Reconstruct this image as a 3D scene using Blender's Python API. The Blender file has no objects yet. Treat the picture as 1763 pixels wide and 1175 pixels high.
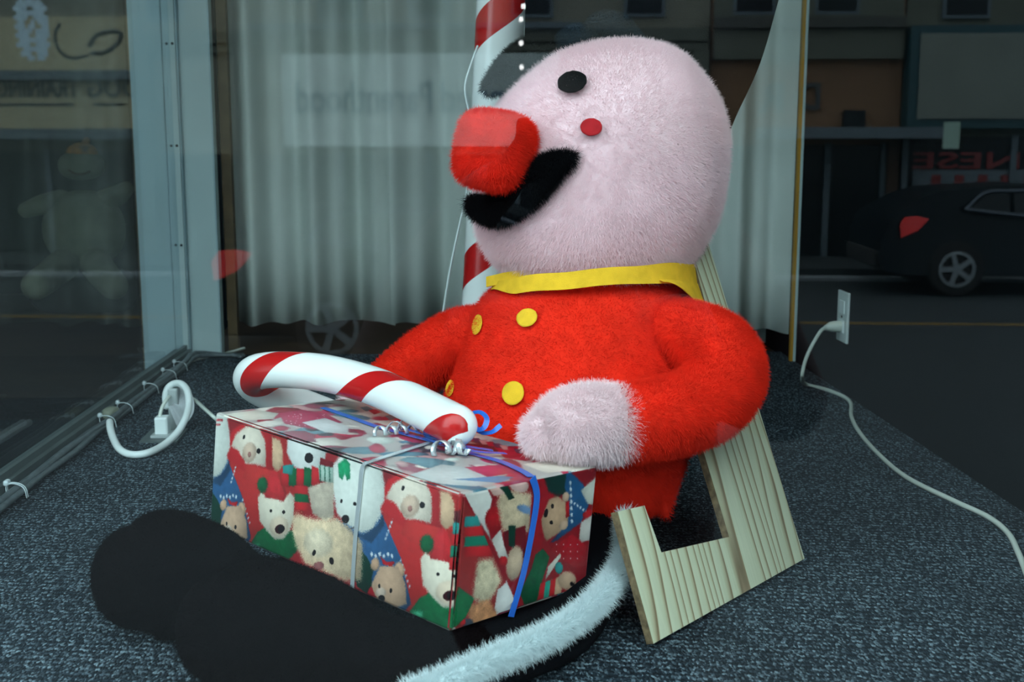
import bpy, bmesh, math, random
import numpy as np
from mathutils import Vector, Matrix
from mathutils.bvhtree import BVHTree

sc = bpy.context.scene
random.seed(7)
np.random.seed(7)
RAD = math.radians

# ------------------------------------------------------------------ camera
FPX, CAM_H = 2033.0, 0.557            # focal length in pixels of the 1763 px wide frame; lens height over the display floor
PITCH = math.atan((587.5 - 253) / FPX)
YAW = math.atan((881.5 - 810) / FPX * math.cos(PITCH))
CAM = Vector((0, 0, CAM_H))
FWD = Vector((math.sin(YAW) * math.cos(PITCH), math.cos(YAW) * math.cos(PITCH), -math.sin(PITCH)))
RGT = Vector((math.cos(YAW), -math.sin(YAW), 0))
UPV = RGT.cross(FWD)
cam = bpy.data.objects.new('camera', bpy.data.cameras.new('camera'))
sc.collection.objects.link(cam)
cam.matrix_world = Matrix.Translation(CAM) @ Matrix((RGT, UPV, -FWD)).transposed().to_4x4()
cam.data.sensor_width = 36.0
cam.data.lens = 36.0 * FPX / 1763.0
cam.data.clip_start = 0.02
cam.data.clip_end = 200
cam.data.dof.use_dof = True
cam.data.dof.focus_distance = 1.62
cam.data.dof.aperture_fstop = 9.0
sc.camera = cam

# ------------------------------------------------------------------ light and exposure
w = bpy.data.worlds.new('overcast_sky')
sc.world = w
w.use_nodes = True
nt = w.node_tree
bg = nt.nodes['Background']
tc = nt.nodes.new('ShaderNodeTexCoord')
sx = nt.nodes.new('ShaderNodeSeparateXYZ')
rp = nt.nodes.new('ShaderNodeValToRGB')
rp.color_ramp.elements[0].position = 0.0
rp.color_ramp.elements[0].color = (0.44, 0.58, 0.64, 1)
rp.color_ramp.elements[1].position = 0.9
rp.color_ramp.elements[1].color = (0.82, 0.97, 1.0, 1)
nt.links.new(tc.outputs['Generated'], sx.inputs[0])
nt.links.new(sx.outputs['Z'], rp.inputs[0])
nt.links.new(rp.outputs[0], bg.inputs['Color'])
bg.inputs['Strength'].default_value = 2.6
vs = sc.view_settings
vs.view_transform = 'Standard'
vs.look = 'None'
vs.gamma = 1
vs.use_curve_mapping = False
vs.exposure = 1.15
sc.cycles.use_denoising = True
sc.cycles.max_bounces = 10
sc.cycles.transparent_max_bounces = 16
sc.cycles.sample_clamp_indirect = 4

# ------------------------------------------------------------------ helpers
def ray(x, y):
    return FWD + RGT * ((x - 881.5) / FPX) - UPV * ((y - 587.5) / FPX)
def dp(x, y, Y):
    d = ray(x, y)
    return CAM + d * (Y / d.y)
def fl(x, y, z=0.0):
    d = ray(x, y)
    return CAM + d * ((z - CAM_H) / d.z)
def atx(x, y, X):
    d = ray(x, y)
    return CAM + d * (X / d.x)
def vproj(P):
    v = P - CAM
    z = v.dot(FWD)
    return 881.5 + FPX * v.dot(RGT) / z, 587.5 - FPX * v.dot(UPV) / z

def link(o):
    sc.collection.objects.link(o)
    return o
def mesh_obj(name, verts, faces, mat=None, parent=None, smooth=True, uvs=None):
    me = bpy.data.meshes.new(name)
    me.from_pydata([tuple(v) for v in verts], [], faces)
    if uvs is not None:
        lay = me.uv_layers.new(name='UVMap')
        fl_ = []
        for f in uvs:
            for c in f:
                fl_ += [c[0], c[1]]
        lay.data.foreach_set('uv', fl_)
    if smooth:
        me.polygons.foreach_set('use_smooth', [True] * len(me.polygons))
    me.update()
    o = bpy.data.objects.new(name, me)
    if mat:
        me.materials.append(mat)
    if parent:
        o.parent = parent
    return link(o)
def bm_obj(name, bm, mat=None, parent=None, smooth=False):
    me = bpy.data.meshes.new(name)
    bmesh.ops.recalc_face_normals(bm, faces=bm.faces[:])
    bm.to_mesh(me)
    bm.free()
    if smooth:
        me.polygons.foreach_set('use_smooth', [True] * len(me.polygons))
    if mat:
        me.materials.append(mat)
    o = bpy.data.objects.new(name, me)
    if parent:
        o.parent = parent
    return link(o)
def tag(o, label, cat, group=None, kind=None):
    o['label'] = label
    o['category'] = cat
    if group: o['group'] = group
    if kind: o['kind'] = kind
    return o
def empty(name, label, cat, loc=(0, 0, 0), group=None, rotz=0.0):
    o = bpy.data.objects.new(name, None)
    o.empty_display_size = .05
    link(o)
    o.location = loc
    o.rotation_euler = (0, 0, rotz)
    return tag(o, label, cat, group)
def parent_keep(child, root):
    """parent while the child's vertices are already in world space (root may be moved or turned)"""
    bpy.context.view_layer.update()
    child.parent = root
    child.matrix_parent_inverse = root.matrix_basis.inverted()
    return child
def struct(o, kind='structure'):
    o['kind'] = kind
    return o

def box_bm(bm, c, s, bevel=0.0, rot=None):
    r = bmesh.ops.create_cube(bm, size=1.0)
    M = Matrix.Translation(Vector(c)) @ (rot.to_4x4() if rot else Matrix()) @ Matrix.Diagonal((s[0], s[1], s[2], 1))
    bmesh.ops.transform(bm, matrix=M, verts=r['verts'])
    if bevel > 0:
        es = list({e for v in r['verts'] for e in v.link_edges})
        bmesh.ops.bevel(bm, geom=es, offset=bevel, segments=2, affect='EDGES', profile=0.5)
def box(name, c, s, mat, parent=None, bevel=0.0, rot=None):
    bm = bmesh.new()
    box_bm(bm, c, s, bevel, rot)
    return bm_obj(name, bm, mat, parent)
def box2(name, a, b, mat, parent=None, bevel=0.0):
    a, b = Vector(a), Vector(b)
    return box(name, (a + b) / 2, [abs(x) for x in (b - a)], mat, parent, bevel)

def catmull(pts, n):
    """pts: list of tuples (any length); n samples per span"""
    A = np.array(pts, float)
    P = np.vstack([2 * A[0] - A[1], A, 2 * A[-1] - A[-2]])
    out = []
    for i in range(1, len(P) - 2):
        for k in range(n):
            t = k / n
            p0, p1, p2, p3 = P[i - 1], P[i], P[i + 1], P[i + 2]
            out.append(.5 * ((2 * p1) + (-p0 + p2) * t + (2 * p0 - 5 * p1 + 4 * p2 - p3) * t * t + (-p0 + 3 * p1 - 3 * p2 + p3) * t ** 3))
    out.append(A[-1])
    return np.array(out)

def tube_geo(ctrl, seg=24, n=8, up=(0, 0, 1), caps=True, rnd=True):
    """ctrl rows: x,y,z,ra(side),rb(up).  Rounded ends when rnd."""
    C_ = [tuple(c) if len(c) == 5 else tuple(c) + (c[3],) for c in ctrl]
    S = catmull(C_, n)
    pts = S[:, :3]
    ra, rb = np.maximum(S[:, 3], 1e-4), np.maximum(S[:, 4], 1e-4)
    T = np.gradient(pts, axis=0)
    T /= np.linalg.norm(T, axis=1)[:, None] + 1e-12
    rows, meta = [], []
    u0 = np.array(up, float)
    L = np.concatenate([[0], np.cumsum(np.linalg.norm(np.diff(pts, axis=0), axis=1))])
    side = np.cross(T[0], u0)
    side /= np.linalg.norm(side) + 1e-9
    upv = np.cross(side, T[0])
    def ring(c, sd, uv_, a, b):
        th = np.arange(seg) / seg * 2 * np.pi
        return [c + sd * (a * math.cos(t)) + uv_ * (b * math.sin(t)) for t in th]
    frames = []
    for i in range(len(pts)):
        if i:
            sd = side - T[i] * side.dot(T[i])
            side = sd / (np.linalg.norm(sd) + 1e-9)
            upv = np.cross(side, T[i])
        frames.append((side.copy(), upv.copy()))
    if rnd:
        for k in range(4, 0, -1):
            a = k / 5 * math.pi / 2
            rows.append(ring(pts[0] - T[0] * min(ra[0], rb[0]) * math.sin(a), *frames[0], ra[0] * math.cos(a), rb[0] * math.cos(a)))
            meta.append(-min(ra[0], rb[0]) * math.sin(a))
    for i in range(len(pts)):
        rows.append(ring(pts[i], *frames[i], ra[i], rb[i]))
        meta.append(L[i])
    if rnd:
        for k in range(1, 5):
            a = k / 5 * math.pi / 2
            rows.append(ring(pts[-1] + T[-1] * min(ra[-1], rb[-1]) * math.sin(a), *frames[-1], ra[-1] * math.cos(a), rb[-1] * math.cos(a)))
            meta.append(L[-1] + min(ra[-1], rb[-1]) * math.sin(a))
    return loft_geo(rows, meta, caps)

def loft_geo(rows, meta=None, caps=True):
    seg = len(rows[0])
    meta = meta if meta is not None else list(range(len(rows)))
    V = [p for r in rows for p in r]
    F, UV = [], []
    for i in range(len(rows) - 1):
        for j in range(seg):
            k = (j + 1) % seg
            F.append((i * seg + j, i * seg + k, (i + 1) * seg + k, (i + 1) * seg + j))
            u0, u1 = j / seg, (j + 1) / seg
            UV.append(((u0, meta[i]), (u1, meta[i]), (u1, meta[i + 1]), (u0, meta[i + 1])))
    if caps:
        for row, base, m, flip in ((rows[0], 0, meta[0], True), (rows[-1], (len(rows) - 1) * seg, meta[-1], False)):
            c = np.mean(np.array([tuple(p) for p in row]), axis=0)
            V.append(c)
            ci = len(V) - 1
            for j in range(seg):
                k = (j + 1) % seg
                F.append((base + k, base + j, ci) if flip else (base + j, base + k, ci))
                UV.append(((j / seg, m),) * 3)
    A = np.array([tuple(p) for p in V])
    vol = 0.0
    for f in F:
        for k in range(1, len(f) - 1):
            vol += float(np.dot(A[f[0]], np.cross(A[f[k]], A[f[k + 1]])))
    if caps and vol < 0:
        F = [tuple(reversed(f)) for f in F]
        UV = [tuple(reversed(u)) for u in UV]
    return V, F, UV
def tube(name, ctrl, mat, parent=None, seg=24, n=8, up=(0, 0, 1), rnd=True):
    V, F, UV = tube_geo(ctrl, seg, n, up, True, rnd)
    return mesh_obj(name, V, F, mat, parent, True, UV)
def wire(name, pts, r, mat, parent=None, seg=10, n=8):
    return tube(name, [(p[0], p[1], p[2], r) for p in pts], mat, parent, seg, n)

def bvh_of(*objs):
    V, F = [], []
    for o in objs:
        b = len(V)
        V += [o.matrix_world @ v.co if False else v.co.copy() for v in o.data.vertices]
        F += [[b + i for i in p.vertices] for p in o.data.polygons]
    return BVHTree.FromPolygons(V, F)
def hit(bvh, x, y):
    r = ray(x, y).normalized()
    loc, nor, i, d = bvh.ray_cast(CAM, r)
    return loc, r
def felt(name, cx, cy, rx, ry, rot, bvh, mat, parent, off=.006, th=.0025, jag=0.0, fallback=None):
    """a felt disc lying on the surface under it: rings of points dropped on the surface, lifted over the pile, with thickness"""
    rings, N = 5, 28
    c, s = math.cos(RAD(rot)), math.sin(RAD(rot))
    pts = [(cx, cy)]
    for i in range(1, rings + 1):
        for j in range(N):
            t = 2 * math.pi * j / N
            k = i / rings * (1 + (jag * random.uniform(-1, 1) if i == rings else 0))
            a, b = rx * k * math.cos(t), ry * k * math.sin(t)
            pts.append((cx + a * c - b * s, cy + a * s + b * c))
    P = []
    last = None
    for p in pts:
        loc, r = hit(bvh, *p)
        if loc is None:
            loc = CAM + r * last
        last = (loc - CAM).length
        P.append((loc - r * off, loc - r * (off - th)))
    V = [a for a, b in P] + [b for a, b in P]
    m = len(P)
    F = []
    for j in range(N):
        k = (j + 1) % N
        F.append((0, 1 + k, 1 + j))
        F.append((m, m + 1 + j, m + 1 + k))
        for i in range(rings - 1):
            a, b = 1 + i * N, 1 + (i + 1) * N
            F.append((a + j, a + k, b + k, b + j))
            F.append((m + a + k, m + a + j, m + b + j, m + b + k))
        e = 1 + (rings - 1) * N
        F.append((e + j, e + k, m + e + k, m + e + j))
    o = mesh_obj(name, V, F, mat, parent)
    return o

def strip(name, pts, nors, width, mat, parent=None, th=.0007, n=6, dirs=None):
    """ribbon: a strip of given width along pts, lying flat against nors"""
    A = catmull([tuple(p) + tuple(q) for p, q in zip(pts, nors)], n)
    T = np.gradient(A[:, :3], axis=0)
    V, F = [], []
    for i in range(len(A)):
        nn = A[i, 3:] / (np.linalg.norm(A[i, 3:]) + 1e-9)
        s = np.cross(T[i], nn)
        s /= np.linalg.norm(s) + 1e-9
        for a, b in ((-1, 0), (1, 0), (1, 1), (-1, 1)):
            V.append(A[i, :3] + s * a * width / 2 + nn * b * th)
    for i in range(len(A) - 1):
        for a in range(4):
            b = (a + 1) % 4
            F.append((i * 4 + a, i * 4 + b, i * 4 + 4 + b, i * 4 + 4 + a))
    F += [(0, 1, 2, 3), tuple(len(V) - 4 + k for k in (3, 2, 1, 0))]
    return mesh_obj(name, V, F, mat, parent, False)

# ------------------------------------------------------------------ materials
def srgb(r, g, b):
    f = lambda c: (c / 255) / 12.92 if c / 255 <= .04045 else ((c / 255 + .055) / 1.055) ** 2.4
    return (f(r), f(g), f(b), 1)
def mat(name, col, rough=.6, metal=0.0, spec=.5, sheen=0.0, noise=0.0, nscale=30, bump=0.0, bscale=200, emit=None, emits=1.0, coords='Object'):
    m = bpy.data.materials.new(name)
    m.use_nodes = True
    N, L = m.node_tree.nodes, m.node_tree.links
    p = N['Principled BSDF']
    col = tuple(col) if len(col) == 4 else tuple(col) + (1,)
    p.inputs['Base Color'].default_value = col
    p.inputs['Roughness'].default_value = rough
    p.inputs['Metallic'].default_value = metal
    p.inputs['Specular IOR Level'].default_value = spec
    p.inputs['Sheen Weight'].default_value = sheen
    if sheen:
        p.inputs['Sheen Tint'].default_value = col
        p.inputs['Sheen Roughness'].default_value = .5
    if emit:
        p.inputs['Emission Color'].default_value = emit if len(emit) == 4 else tuple(emit) + (1,)
        p.inputs['Emission Strength'].default_value = emits
    t = N.new('ShaderNodeTexCoord')
    if noise:
        n = N.new('ShaderNodeTexNoise')
        n.inputs['Scale'].default_value = nscale
        n.inputs['Detail'].default_value = 5
        r = N.new('ShaderNodeValToRGB')
        r.color_ramp.elements[0].position = .3
        r.color_ramp.elements[1].position = .7
        r.color_ramp.elements[0].color = tuple(c * (1 - noise) for c in col[:3]) + (1,)
        r.color_ramp.elements[1].color = tuple(min(1, c * (1 + noise)) for c in col[:3]) + (1,)
        L.new(t.outputs[coords], n.inputs['Vector'])
        L.new(n.outputs['Fac'], r.inputs[0])
        L.new(r.outputs[0], p.inputs['Base Color'])
    if bump:
        n2 = N.new('ShaderNodeTexNoise')
        n2.inputs['Scale'].default_value = bscale
        n2.inputs['Detail'].default_value = 3
        b = N.new('ShaderNodeBump')
        b.inputs['Strength'].default_value = bump
        b.inputs['Distance'].default_value = .002
        L.new(t.outputs[coords], n2.inputs['Vector'])
        L.new(n2.outputs['Fac'], b.inputs['Height'])
        L.new(b.outputs[0], p.inputs['Normal'])
    return m

def glass_mat(name, tint, base=.038, power=5.0):
    """thin window glass: Schlick mirror share over clear transmission, the same from both sides"""
    m = bpy.data.materials.new(name)
    m.use_nodes = True
    N, L = m.node_tree.nodes, m.node_tree.links
    N.remove(N['Principled BSDF'])
    out = N['Material Output']
    tr = N.new('ShaderNodeBsdfTransparent')
    tr.inputs[0].default_value = tint
    gl = N.new('ShaderNodeBsdfGlossy')
    gl.inputs['Roughness'].default_value = 0.0
    gl.inputs['Color'].default_value = (.96, .98, 1, 1)
    mx = N.new('ShaderNodeMixShader')
    g = N.new('ShaderNodeNewGeometry')
    d = N.new('ShaderNodeVectorMath'); d.operation = 'DOT_PRODUCT'
    L.new(g.outputs['Incoming'], d.inputs[0]); L.new(g.outputs['Normal'], d.inputs[1])
    def M(op, a, b=None):
        n = N.new('ShaderNodeMath'); n.operation = op
        for i, v in enumerate((a, b)):
            if v is None: continue
            if isinstance(v, (int, float)): n.inputs[i].default_value = v
            else: L.new(v, n.inputs[i])
        return n.outputs[0]
    c = M('ABSOLUTE', d.outputs['Value'])
    f = M('ADD', M('MULTIPLY', M('POWER', M('SUBTRACT', 1.0, c), power), 1 - base), base)
    L.new(f, mx.inputs[0]); L.new(tr.outputs[0], mx.inputs[1]); L.new(gl.outputs[0], mx.inputs[2])
    L.new(mx.outputs[0], out.inputs['Surface'])
    return m

M_glass = glass_mat('window_glass', (.97, .99, .99, 1))
M_glass2 = glass_mat('return_pane_glass', (.93, .97, .97, 1), .02, 7.0)
M_pink = mat('pink_plush', (.96, .71, .745), 1, spec=.1, sheen=.3, noise=.10, nscale=9)
M_hand = mat('pale_pink_plush', (.93, .735, .76), 1, spec=.1, sheen=.3, noise=.08, nscale=25)
M_red = mat('red_plush', (.76, .024, .009), 1, spec=.1, sheen=.25, noise=.12, nscale=35)
M_nose = mat('bright_red_plush', (.86, .028, .012), 1, spec=.1, sheen=.25, noise=.1, nscale=40)
M_black = mat('black_plush', (.004, .0045, .006), 1, spec=.1, sheen=.05)
M_hat = mat('black_felt', (.003, .0035, .0045), 1, spec=.05, bump=.3, bscale=500)
M_knit = mat('black_knit', (.010, .017, .025), 1, spec=.1, bump=.8, bscale=260)
M_boot = mat('dark_brown_black_fleece', (.0022, .0015, .0017), 1, spec=.02, noise=.2, nscale=40, bump=.5, bscale=400)
M_trouser = mat('black_trouser_fabric', (.002, .0026, .004), 1, spec=.1, bump=.3, bscale=400)
M_trim = mat('white_fur', (.62, .72, .74), 1, spec=.1, sheen=.2)
M_yellow = mat('yellow_felt', (.80, .48, .028), .95, spec=.15, sheen=.2, noise=.12, nscale=60, bump=.35, bscale=700)
M_eye = mat('black_eye_felt', (.003, .005, .006), .95, spec=.05, bump=.3, bscale=600)
M_cheek = mat('dark_red_felt', (.42, .015, .02), .9, spec=.2, sheen=.2, noise=.15, nscale=90)
M_alu = mat('aluminium_frame', srgb(160, 184, 192), .42, metal=.35, noise=.05, nscale=4)
M_alu2 = mat('pale_painted_frame', srgb(178, 200, 202), .45, noise=.04, nscale=5)
M_rail = mat('dull_bronze_rail', srgb(92, 104, 104), .5, metal=.3, noise=.12, nscale=15)
M_dark = mat('black_painted_wall', (.0012, .0026, .0036), .9, spec=.06)
M_inner = mat('dim_shop_paint', (.003, .007, .009), .9, spec=.05)
M_brownfloor = mat('brown_wood_floor', (.040, .024, .012), .5, noise=.3, nscale=6)
M_ceiling = mat('dark_ceiling', (.05, .06, .065), .9)
M_whiteplastic = mat('white_plastic', srgb(226, 236, 236), .35)
M_greyplastic = mat('grey_plastic', srgb(168, 178, 178), .45)
M_greyplastic2 = mat('light_grey_plastic_plate', srgb(205, 215, 214), .4)
M_offcord = mat('off_white_cord', srgb(205, 214, 205), .45)
M_greycord = mat('grey_cord', srgb(150, 158, 156), .5)
M_clear = mat('cloudy_plastic_sleeve', srgb(78, 88, 92), .35, noise=.3, nscale=60)
M_dkmetal = mat('dark_metal', (.02, .022, .022), .5, metal=.6)
M_yellowtape = mat('yellow_tape', srgb(176, 128, 30), .6)
M_brownpaint = mat('brown_wood_trim', srgb(96, 78, 50), .6, noise=.2, nscale=20)

# carpet: short woven loops in rows, pale flecks on blue grey
def carpet_mat():
    m = bpy.data.materials.new('woven_carpet')
    m.use_nodes = True
    N, L = m.node_tree.nodes, m.node_tree.links
    p = N['Principled BSDF']
    p.inputs['Roughness'].default_value = .95
    p.inputs['Specular IOR Level'].default_value = .12
    t = N.new('ShaderNodeTexCoord')
    mp = N.new('ShaderNodeMapping')
    mp.inputs['Scale'].default_value = (380, 210, 1)
    mp.inputs['Rotation'].default_value = (0, 0, RAD(-4))
    v = N.new('ShaderNodeTexVoronoi')
    v.inputs['Scale'].default_value = 1.0
    v.inputs['Randomness'].default_value = .75
    L.new(t.outputs['Object'], mp.inputs[0]); L.new(mp.outputs[0], v.inputs['Vector'])
    sp = N.new('ShaderNodeSeparateColor')
    L.new(v.outputs['Color'], sp.inputs[0])
    r = N.new('ShaderNodeValToRGB')
    e = r.color_ramp.elements
    e[0].position = .30; e[0].color = (.010, .017, .024, 1)
    e[1].position = .97; e[1].color = (.165, .225, .26, 1)
    for ps, c in ((.60, (.026, .040, .052, 1)), (.80, (.075, .105, .128, 1))):
        q = r.color_ramp.elements.new(ps); q.color = c
    L.new(sp.outputs[0], r.inputs[0])
    n = N.new('ShaderNodeTexNoise'); n.inputs['Scale'].default_value = 5; n.inputs['Detail'].default_value = 4
    L.new(t.outputs['Object'], n.inputs['Vector'])
    mr = N.new('ShaderNodeMapRange'); mr.inputs[1].default_value = .3; mr.inputs[2].default_value = .7; mr.inputs[3].default_value = .75; mr.inputs[4].default_value = 1.2
    L.new(n.outputs['Fac'], mr.inputs[0])
    wv = N.new('ShaderNodeTexWave'); wv.bands_direction = 'Y'; wv.inputs['Scale'].default_value = 27; wv.inputs['Distortion'].default_value = .6; wv.inputs['Detail Scale'].default_value = 6
    rot = N.new('ShaderNodeMapping'); rot.inputs['Rotation'].default_value = (0, 0, RAD(8))
    L.new(t.outputs['Object'], rot.inputs[0]); L.new(rot.outputs[0], wv.inputs['Vector'])
    mw = N.new('ShaderNodeMapRange'); mw.inputs[3].default_value = .55; mw.inputs[4].default_value = 1.3
    L.new(wv.outputs['Fac'], mw.inputs[0])
    mm = N.new('ShaderNodeMath'); mm.operation = 'MULTIPLY'
    L.new(mr.outputs[0], mm.inputs[0]); L.new(mw.outputs[0], mm.inputs[1])
    mx = N.new('ShaderNodeMix'); mx.data_type = 'RGBA'; mx.blend_type = 'MULTIPLY'; mx.inputs[0].default_value = 1
    L.new(r.outputs[0], mx.inputs[6]); L.new(mm.outputs[0], mx.inputs[7])
    L.new(mx.outputs[2], p.inputs['Base Color'])
    b = N.new('ShaderNodeBump'); b.inputs['Strength'].default_value = .8; b.inputs['Distance'].default_value = .003; b.invert = True
    L.new(v.outputs['Distance'], b.inputs['Height']); L.new(b.outputs[0], p.inputs['Normal'])
    return m
M_carpet = carpet_mat()

def curtain_mat():
    m = mat('pale_grey_curtain', (.58, .64, .605), .95, spec=.1, sheen=.1, noise=.06, nscale=5, bump=.2, bscale=500)
    return m
M_curtain = curtain_mat()

def stripe_mat(name, freq, width, off=0.0, sign=1, white=(.83, .87, .86)):
    m = bpy.data.materials.new(name)
    m.use_nodes = True
    N, L = m.node_tree.nodes, m.node_tree.links
    p = N['Principled BSDF']
    p.inputs['Roughness'].default_value = .22
    uv = N.new('ShaderNodeUVMap')
    s = N.new('ShaderNodeSeparateXYZ')
    L.new(uv.outputs[0], s.inputs[0])
    def M(op, a, b):
        n = N.new('ShaderNodeMath'); n.operation = op
        for i, q in enumerate((a, b)):
            if q is None: continue
            if isinstance(q, (int, float)): n.inputs[i].default_value = q
            else: L.new(q, n.inputs[i])
        return n.outputs[0]
    a = M('MULTIPLY', s.outputs['Y'], freq)
    a = M('ADD', a, M('MULTIPLY', s.outputs['X'], sign))
    a = M('FRACT', M('ADD', a, 10 + off), None)
    a = M('LESS_THAN', a, width)
    mx = N.new('ShaderNodeMix'); mx.data_type = 'RGBA'
    mx.inputs[6].default_value = white + (1,)
    mx.inputs[7].default_value = (.50, .012, .012, 1)
    L.new(a, mx.inputs[0]); L.new(mx.outputs[2], p.inputs['Base Color'])
    return m

def wood_mat():
    """yellow green softwood ply with long dark grain; UV: x across the board, y along the grain, metres"""
    m = bpy.data.materials.new('softwood_plywood')
    m.use_nodes = True
    N, L = m.node_tree.nodes, m.node_tree.links
    p = N['Principled BSDF']
    p.inputs['Roughness'].default_value = .6
    p.inputs['Specular IOR Level'].default_value = .3
    uv = N.new('ShaderNodeUVMap')
    mp = N.new('ShaderNodeMapping'); mp.inputs['Scale'].default_value = (1, .13, 1)
    L.new(uv.outputs[0], mp.inputs[0])
    nz = N.new('ShaderNodeTexNoise'); nz.inputs['Scale'].default_value = 9; nz.inputs['Detail'].default_value = 2.0; nz.inputs['Roughness'].default_value = .35
    L.new(mp.outputs[0], nz.inputs['Vector'])
    sp_ = N.new('ShaderNodeSeparateXYZ'); L.new(uv.outputs[0], sp_.inputs[0])
    def M(op, a, b=None):
        n = N.new('ShaderNodeMath'); n.operation = op
        for i, q in enumerate((a, b)):
            if q is None: continue
            if isinstance(q, (int, float)): n.inputs[i].default_value = q
            else: L.new(q, n.inputs[i])
        return n.outputs[0]
    ph = M('ADD', M('MULTIPLY', sp_.outputs['X'], 52.0), M('MULTIPLY', nz.outputs['Fac'], 9.0))
    wv_ = M('FRACT', ph)
    r = N.new('ShaderNodeValToRGB')
    e = r.color_ramp.elements
    e[0].position = 0; e[0].color = (.52, .55, .39, 1)
    e[1].position = 1; e[1].color = (.30, .22, .13, 1)
    for ps, c in ((.10, (.55, .58, .42, 1)), (.60, (.51, .53, .37, 1)), (.80, (.42, .385, .25, 1)), (.93, (.20, .15, .085, 1))):
        q = e.new(ps); q.color = c
    L.new(wv_, r.inputs[0])
    n = N.new('ShaderNodeTexNoise'); n.inputs['Scale'].default_value = 300
    mp2 = N.new('ShaderNodeMapping'); mp2.inputs['Scale'].default_value = (1, .04, 1)
    L.new(uv.outputs[0], mp2.inputs[0]); L.new(mp2.outputs[0], n.inputs['Vector'])
    mr = N.new('ShaderNodeMapRange'); mr.inputs[3].default_value = .85; mr.inputs[4].default_value = 1.12
    L.new(n.outputs['Fac'], mr.inputs[0])
    mx = N.new('ShaderNodeMix'); mx.data_type = 'RGBA'; mx.blend_type = 'MULTIPLY'; mx.inputs[0].default_value = 1
    L.new(r.outputs[0], mx.inputs[6]); L.new(mr.outputs[0], mx.inputs[7]); L.new(mx.outputs[2], p.inputs['Base Color'])
    return m
M_wood = wood_mat()
M_ply = mat('plywood_edge', (.16, .115, .06), .8, noise=.5, nscale=120)

# ------------------------------------------------------------------ the display window (setting)
XL, XR, YB = -.775, .85, 3.18
GA = math.atan((1000 - 881.5) / FPX) + YAW           # the big pane stands a little askew to the side walls
GN = Vector((math.sin(GA), math.cos(GA), 0))
GT = Vector((math.cos(GA), -math.sin(GA), 0))
GD = .75
def front_y(x): return (GD - x * GN.x) / GN.y

def prism(name, poly, z0, z1, m, parent=None):
    n = len(poly)
    V = [(x, y, z0) for x, y in poly] + [(x, y, z1) for x, y in poly]
    F = [tuple(range(n))[::-1], tuple(range(n, 2 * n))] + [(i, (i + 1) % n, n + (i + 1) % n, n + i) for i in range(n)]
    return mesh_obj(name, V, F, m, parent, False)
struct(prism('floor', [(XL - .02, front_y(XL) + .01), (XR, front_y(XR) + .01), (XR, YB), (XL - .02, YB)], -.05, 0, M_carpet))
struct(prism('wall_right', [(XR, front_y(XR) - .05), (XR + .12, front_y(XR) - .06), (XR + .12, 3.9), (XR, 3.9)], -.05, 2.4, M_dark))
struct(prism('ceiling', [(-4.2, .6), (XR + .1, .6), (XR + .1, 7.2), (-4.2, 7.2)], 2.4, 2.5, M_ceiling))
# the shop behind the curtain
struct(prism('floor_shop', [(XL - .1, YB), (XR + 1, YB), (XR + 1, 6.5), (XL - .1, 6.5)], -.12, -.01, M_brownfloor))
struct(prism('wall_back', [(XL - .1, 6.4), (XR + 1, 6.4), (XR + 1, 6.5), (XL - .1, 6.5)], -.1, 2.4, M_inner))
struct(prism('wall_shop_right', [(XR + .9, 3.85), (XR + 1, 3.85), (XR + 1, 6.4), (XR + .9, 6.4)], -.1, 2.4, M_inner))
struct(prism('wall_shop_left', [(XL - .1, YB + .1), (XL, YB + .1), (XL, 6.4), (XL - .1, 6.4)], -.1, 2.4, M_inner))

# front pane
def pane(a, b, z0, z1, th, m, name='pane', parent=None):
    d = (Vector((b[0], b[1], 0)) - Vector((a[0], a[1], 0))).normalized()
    n = Vector((-d.y, d.x, 0)) * th / 2
    poly = [(a[0] - n.x, a[1] - n.y), (b[0] - n.x, b[1] - n.y), (b[0] + n.x, b[1] + n.y), (a[0] + n.x, a[1] + n.y)]
    return prism(name, poly, z0, z1, m, parent)
wl, wr = (XL - .02, front_y(XL - .02)), (XR - .002, front_y(XR))
w1 = struct(pane(wl, wr, .0, 2.38, .006, M_glass, 'window_1'))
for z0, z1 in ((-.05, .0), (2.36, 2.4)):
    pane(wl, wr, z0, z1, .05, M_alu, 'window_frame', w1)
# left return pane with its bottom rail
w2 = struct(pane((XL, front_y(XL) + .05), (XL, YB - .03), .02, 2.38, .006, M_glass2, 'window_2'))
prism('window_rail', [(XL - .022, front_y(XL) + .04), (XL + .022, front_y(XL) + .04), (XL + .022, YB - .02), (XL - .022, YB - .02)], .0, .02, M_rail, w2)
prism('window_bead', [(XL + .004, front_y(XL) + .04), (XL + .012, front_y(XL) + .04), (XL + .012, YB - .02), (XL + .004, YB - .02)], .02, .032, M_rail, w2)
# corner post and back trim
t1 = struct(box2('trim_1', (XL - .02, YB - .02, 0), (XL + .020, YB + .03, 2.4), M_alu, bevel=.003))
t1b = box2('post_cover', (XL + .002, YB - .028, 0), (XL + .016, YB - .02, 2.4), M_alu2, t1)
for z in (.30, .56, .82, 1.08):
    for xx in (XL - .008, XL + .009):
        bm = bmesh.new()
        bmesh.ops.create_cone(bm, cap_ends=True, segments=10, radius1=.0035, radius2=.0028, depth=.004,
                              matrix=Matrix.Translation((xx, YB - .022 - (.008 if xx > XL else 0), z)) @ Matrix.Rotation(RAD(90), 4, 'X'))
        bm_obj('screw', bm, M_dkmetal, t1)
tx0, tx1 = dp(322, 300, YB).x, dp(371, 300, YB).x
t2 = struct(box2('trim_2', (XL + .020, YB - .005, 0), (tx1, YB + .03, 2.4), M_alu2, bevel=.002))
box2('edge_strip', (tx1 - .004, YB - .009, 0.0), (tx1, YB - .005, 2.4), M_alu, t2)
ox0 = dp(233, 300, YB).x
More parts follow.
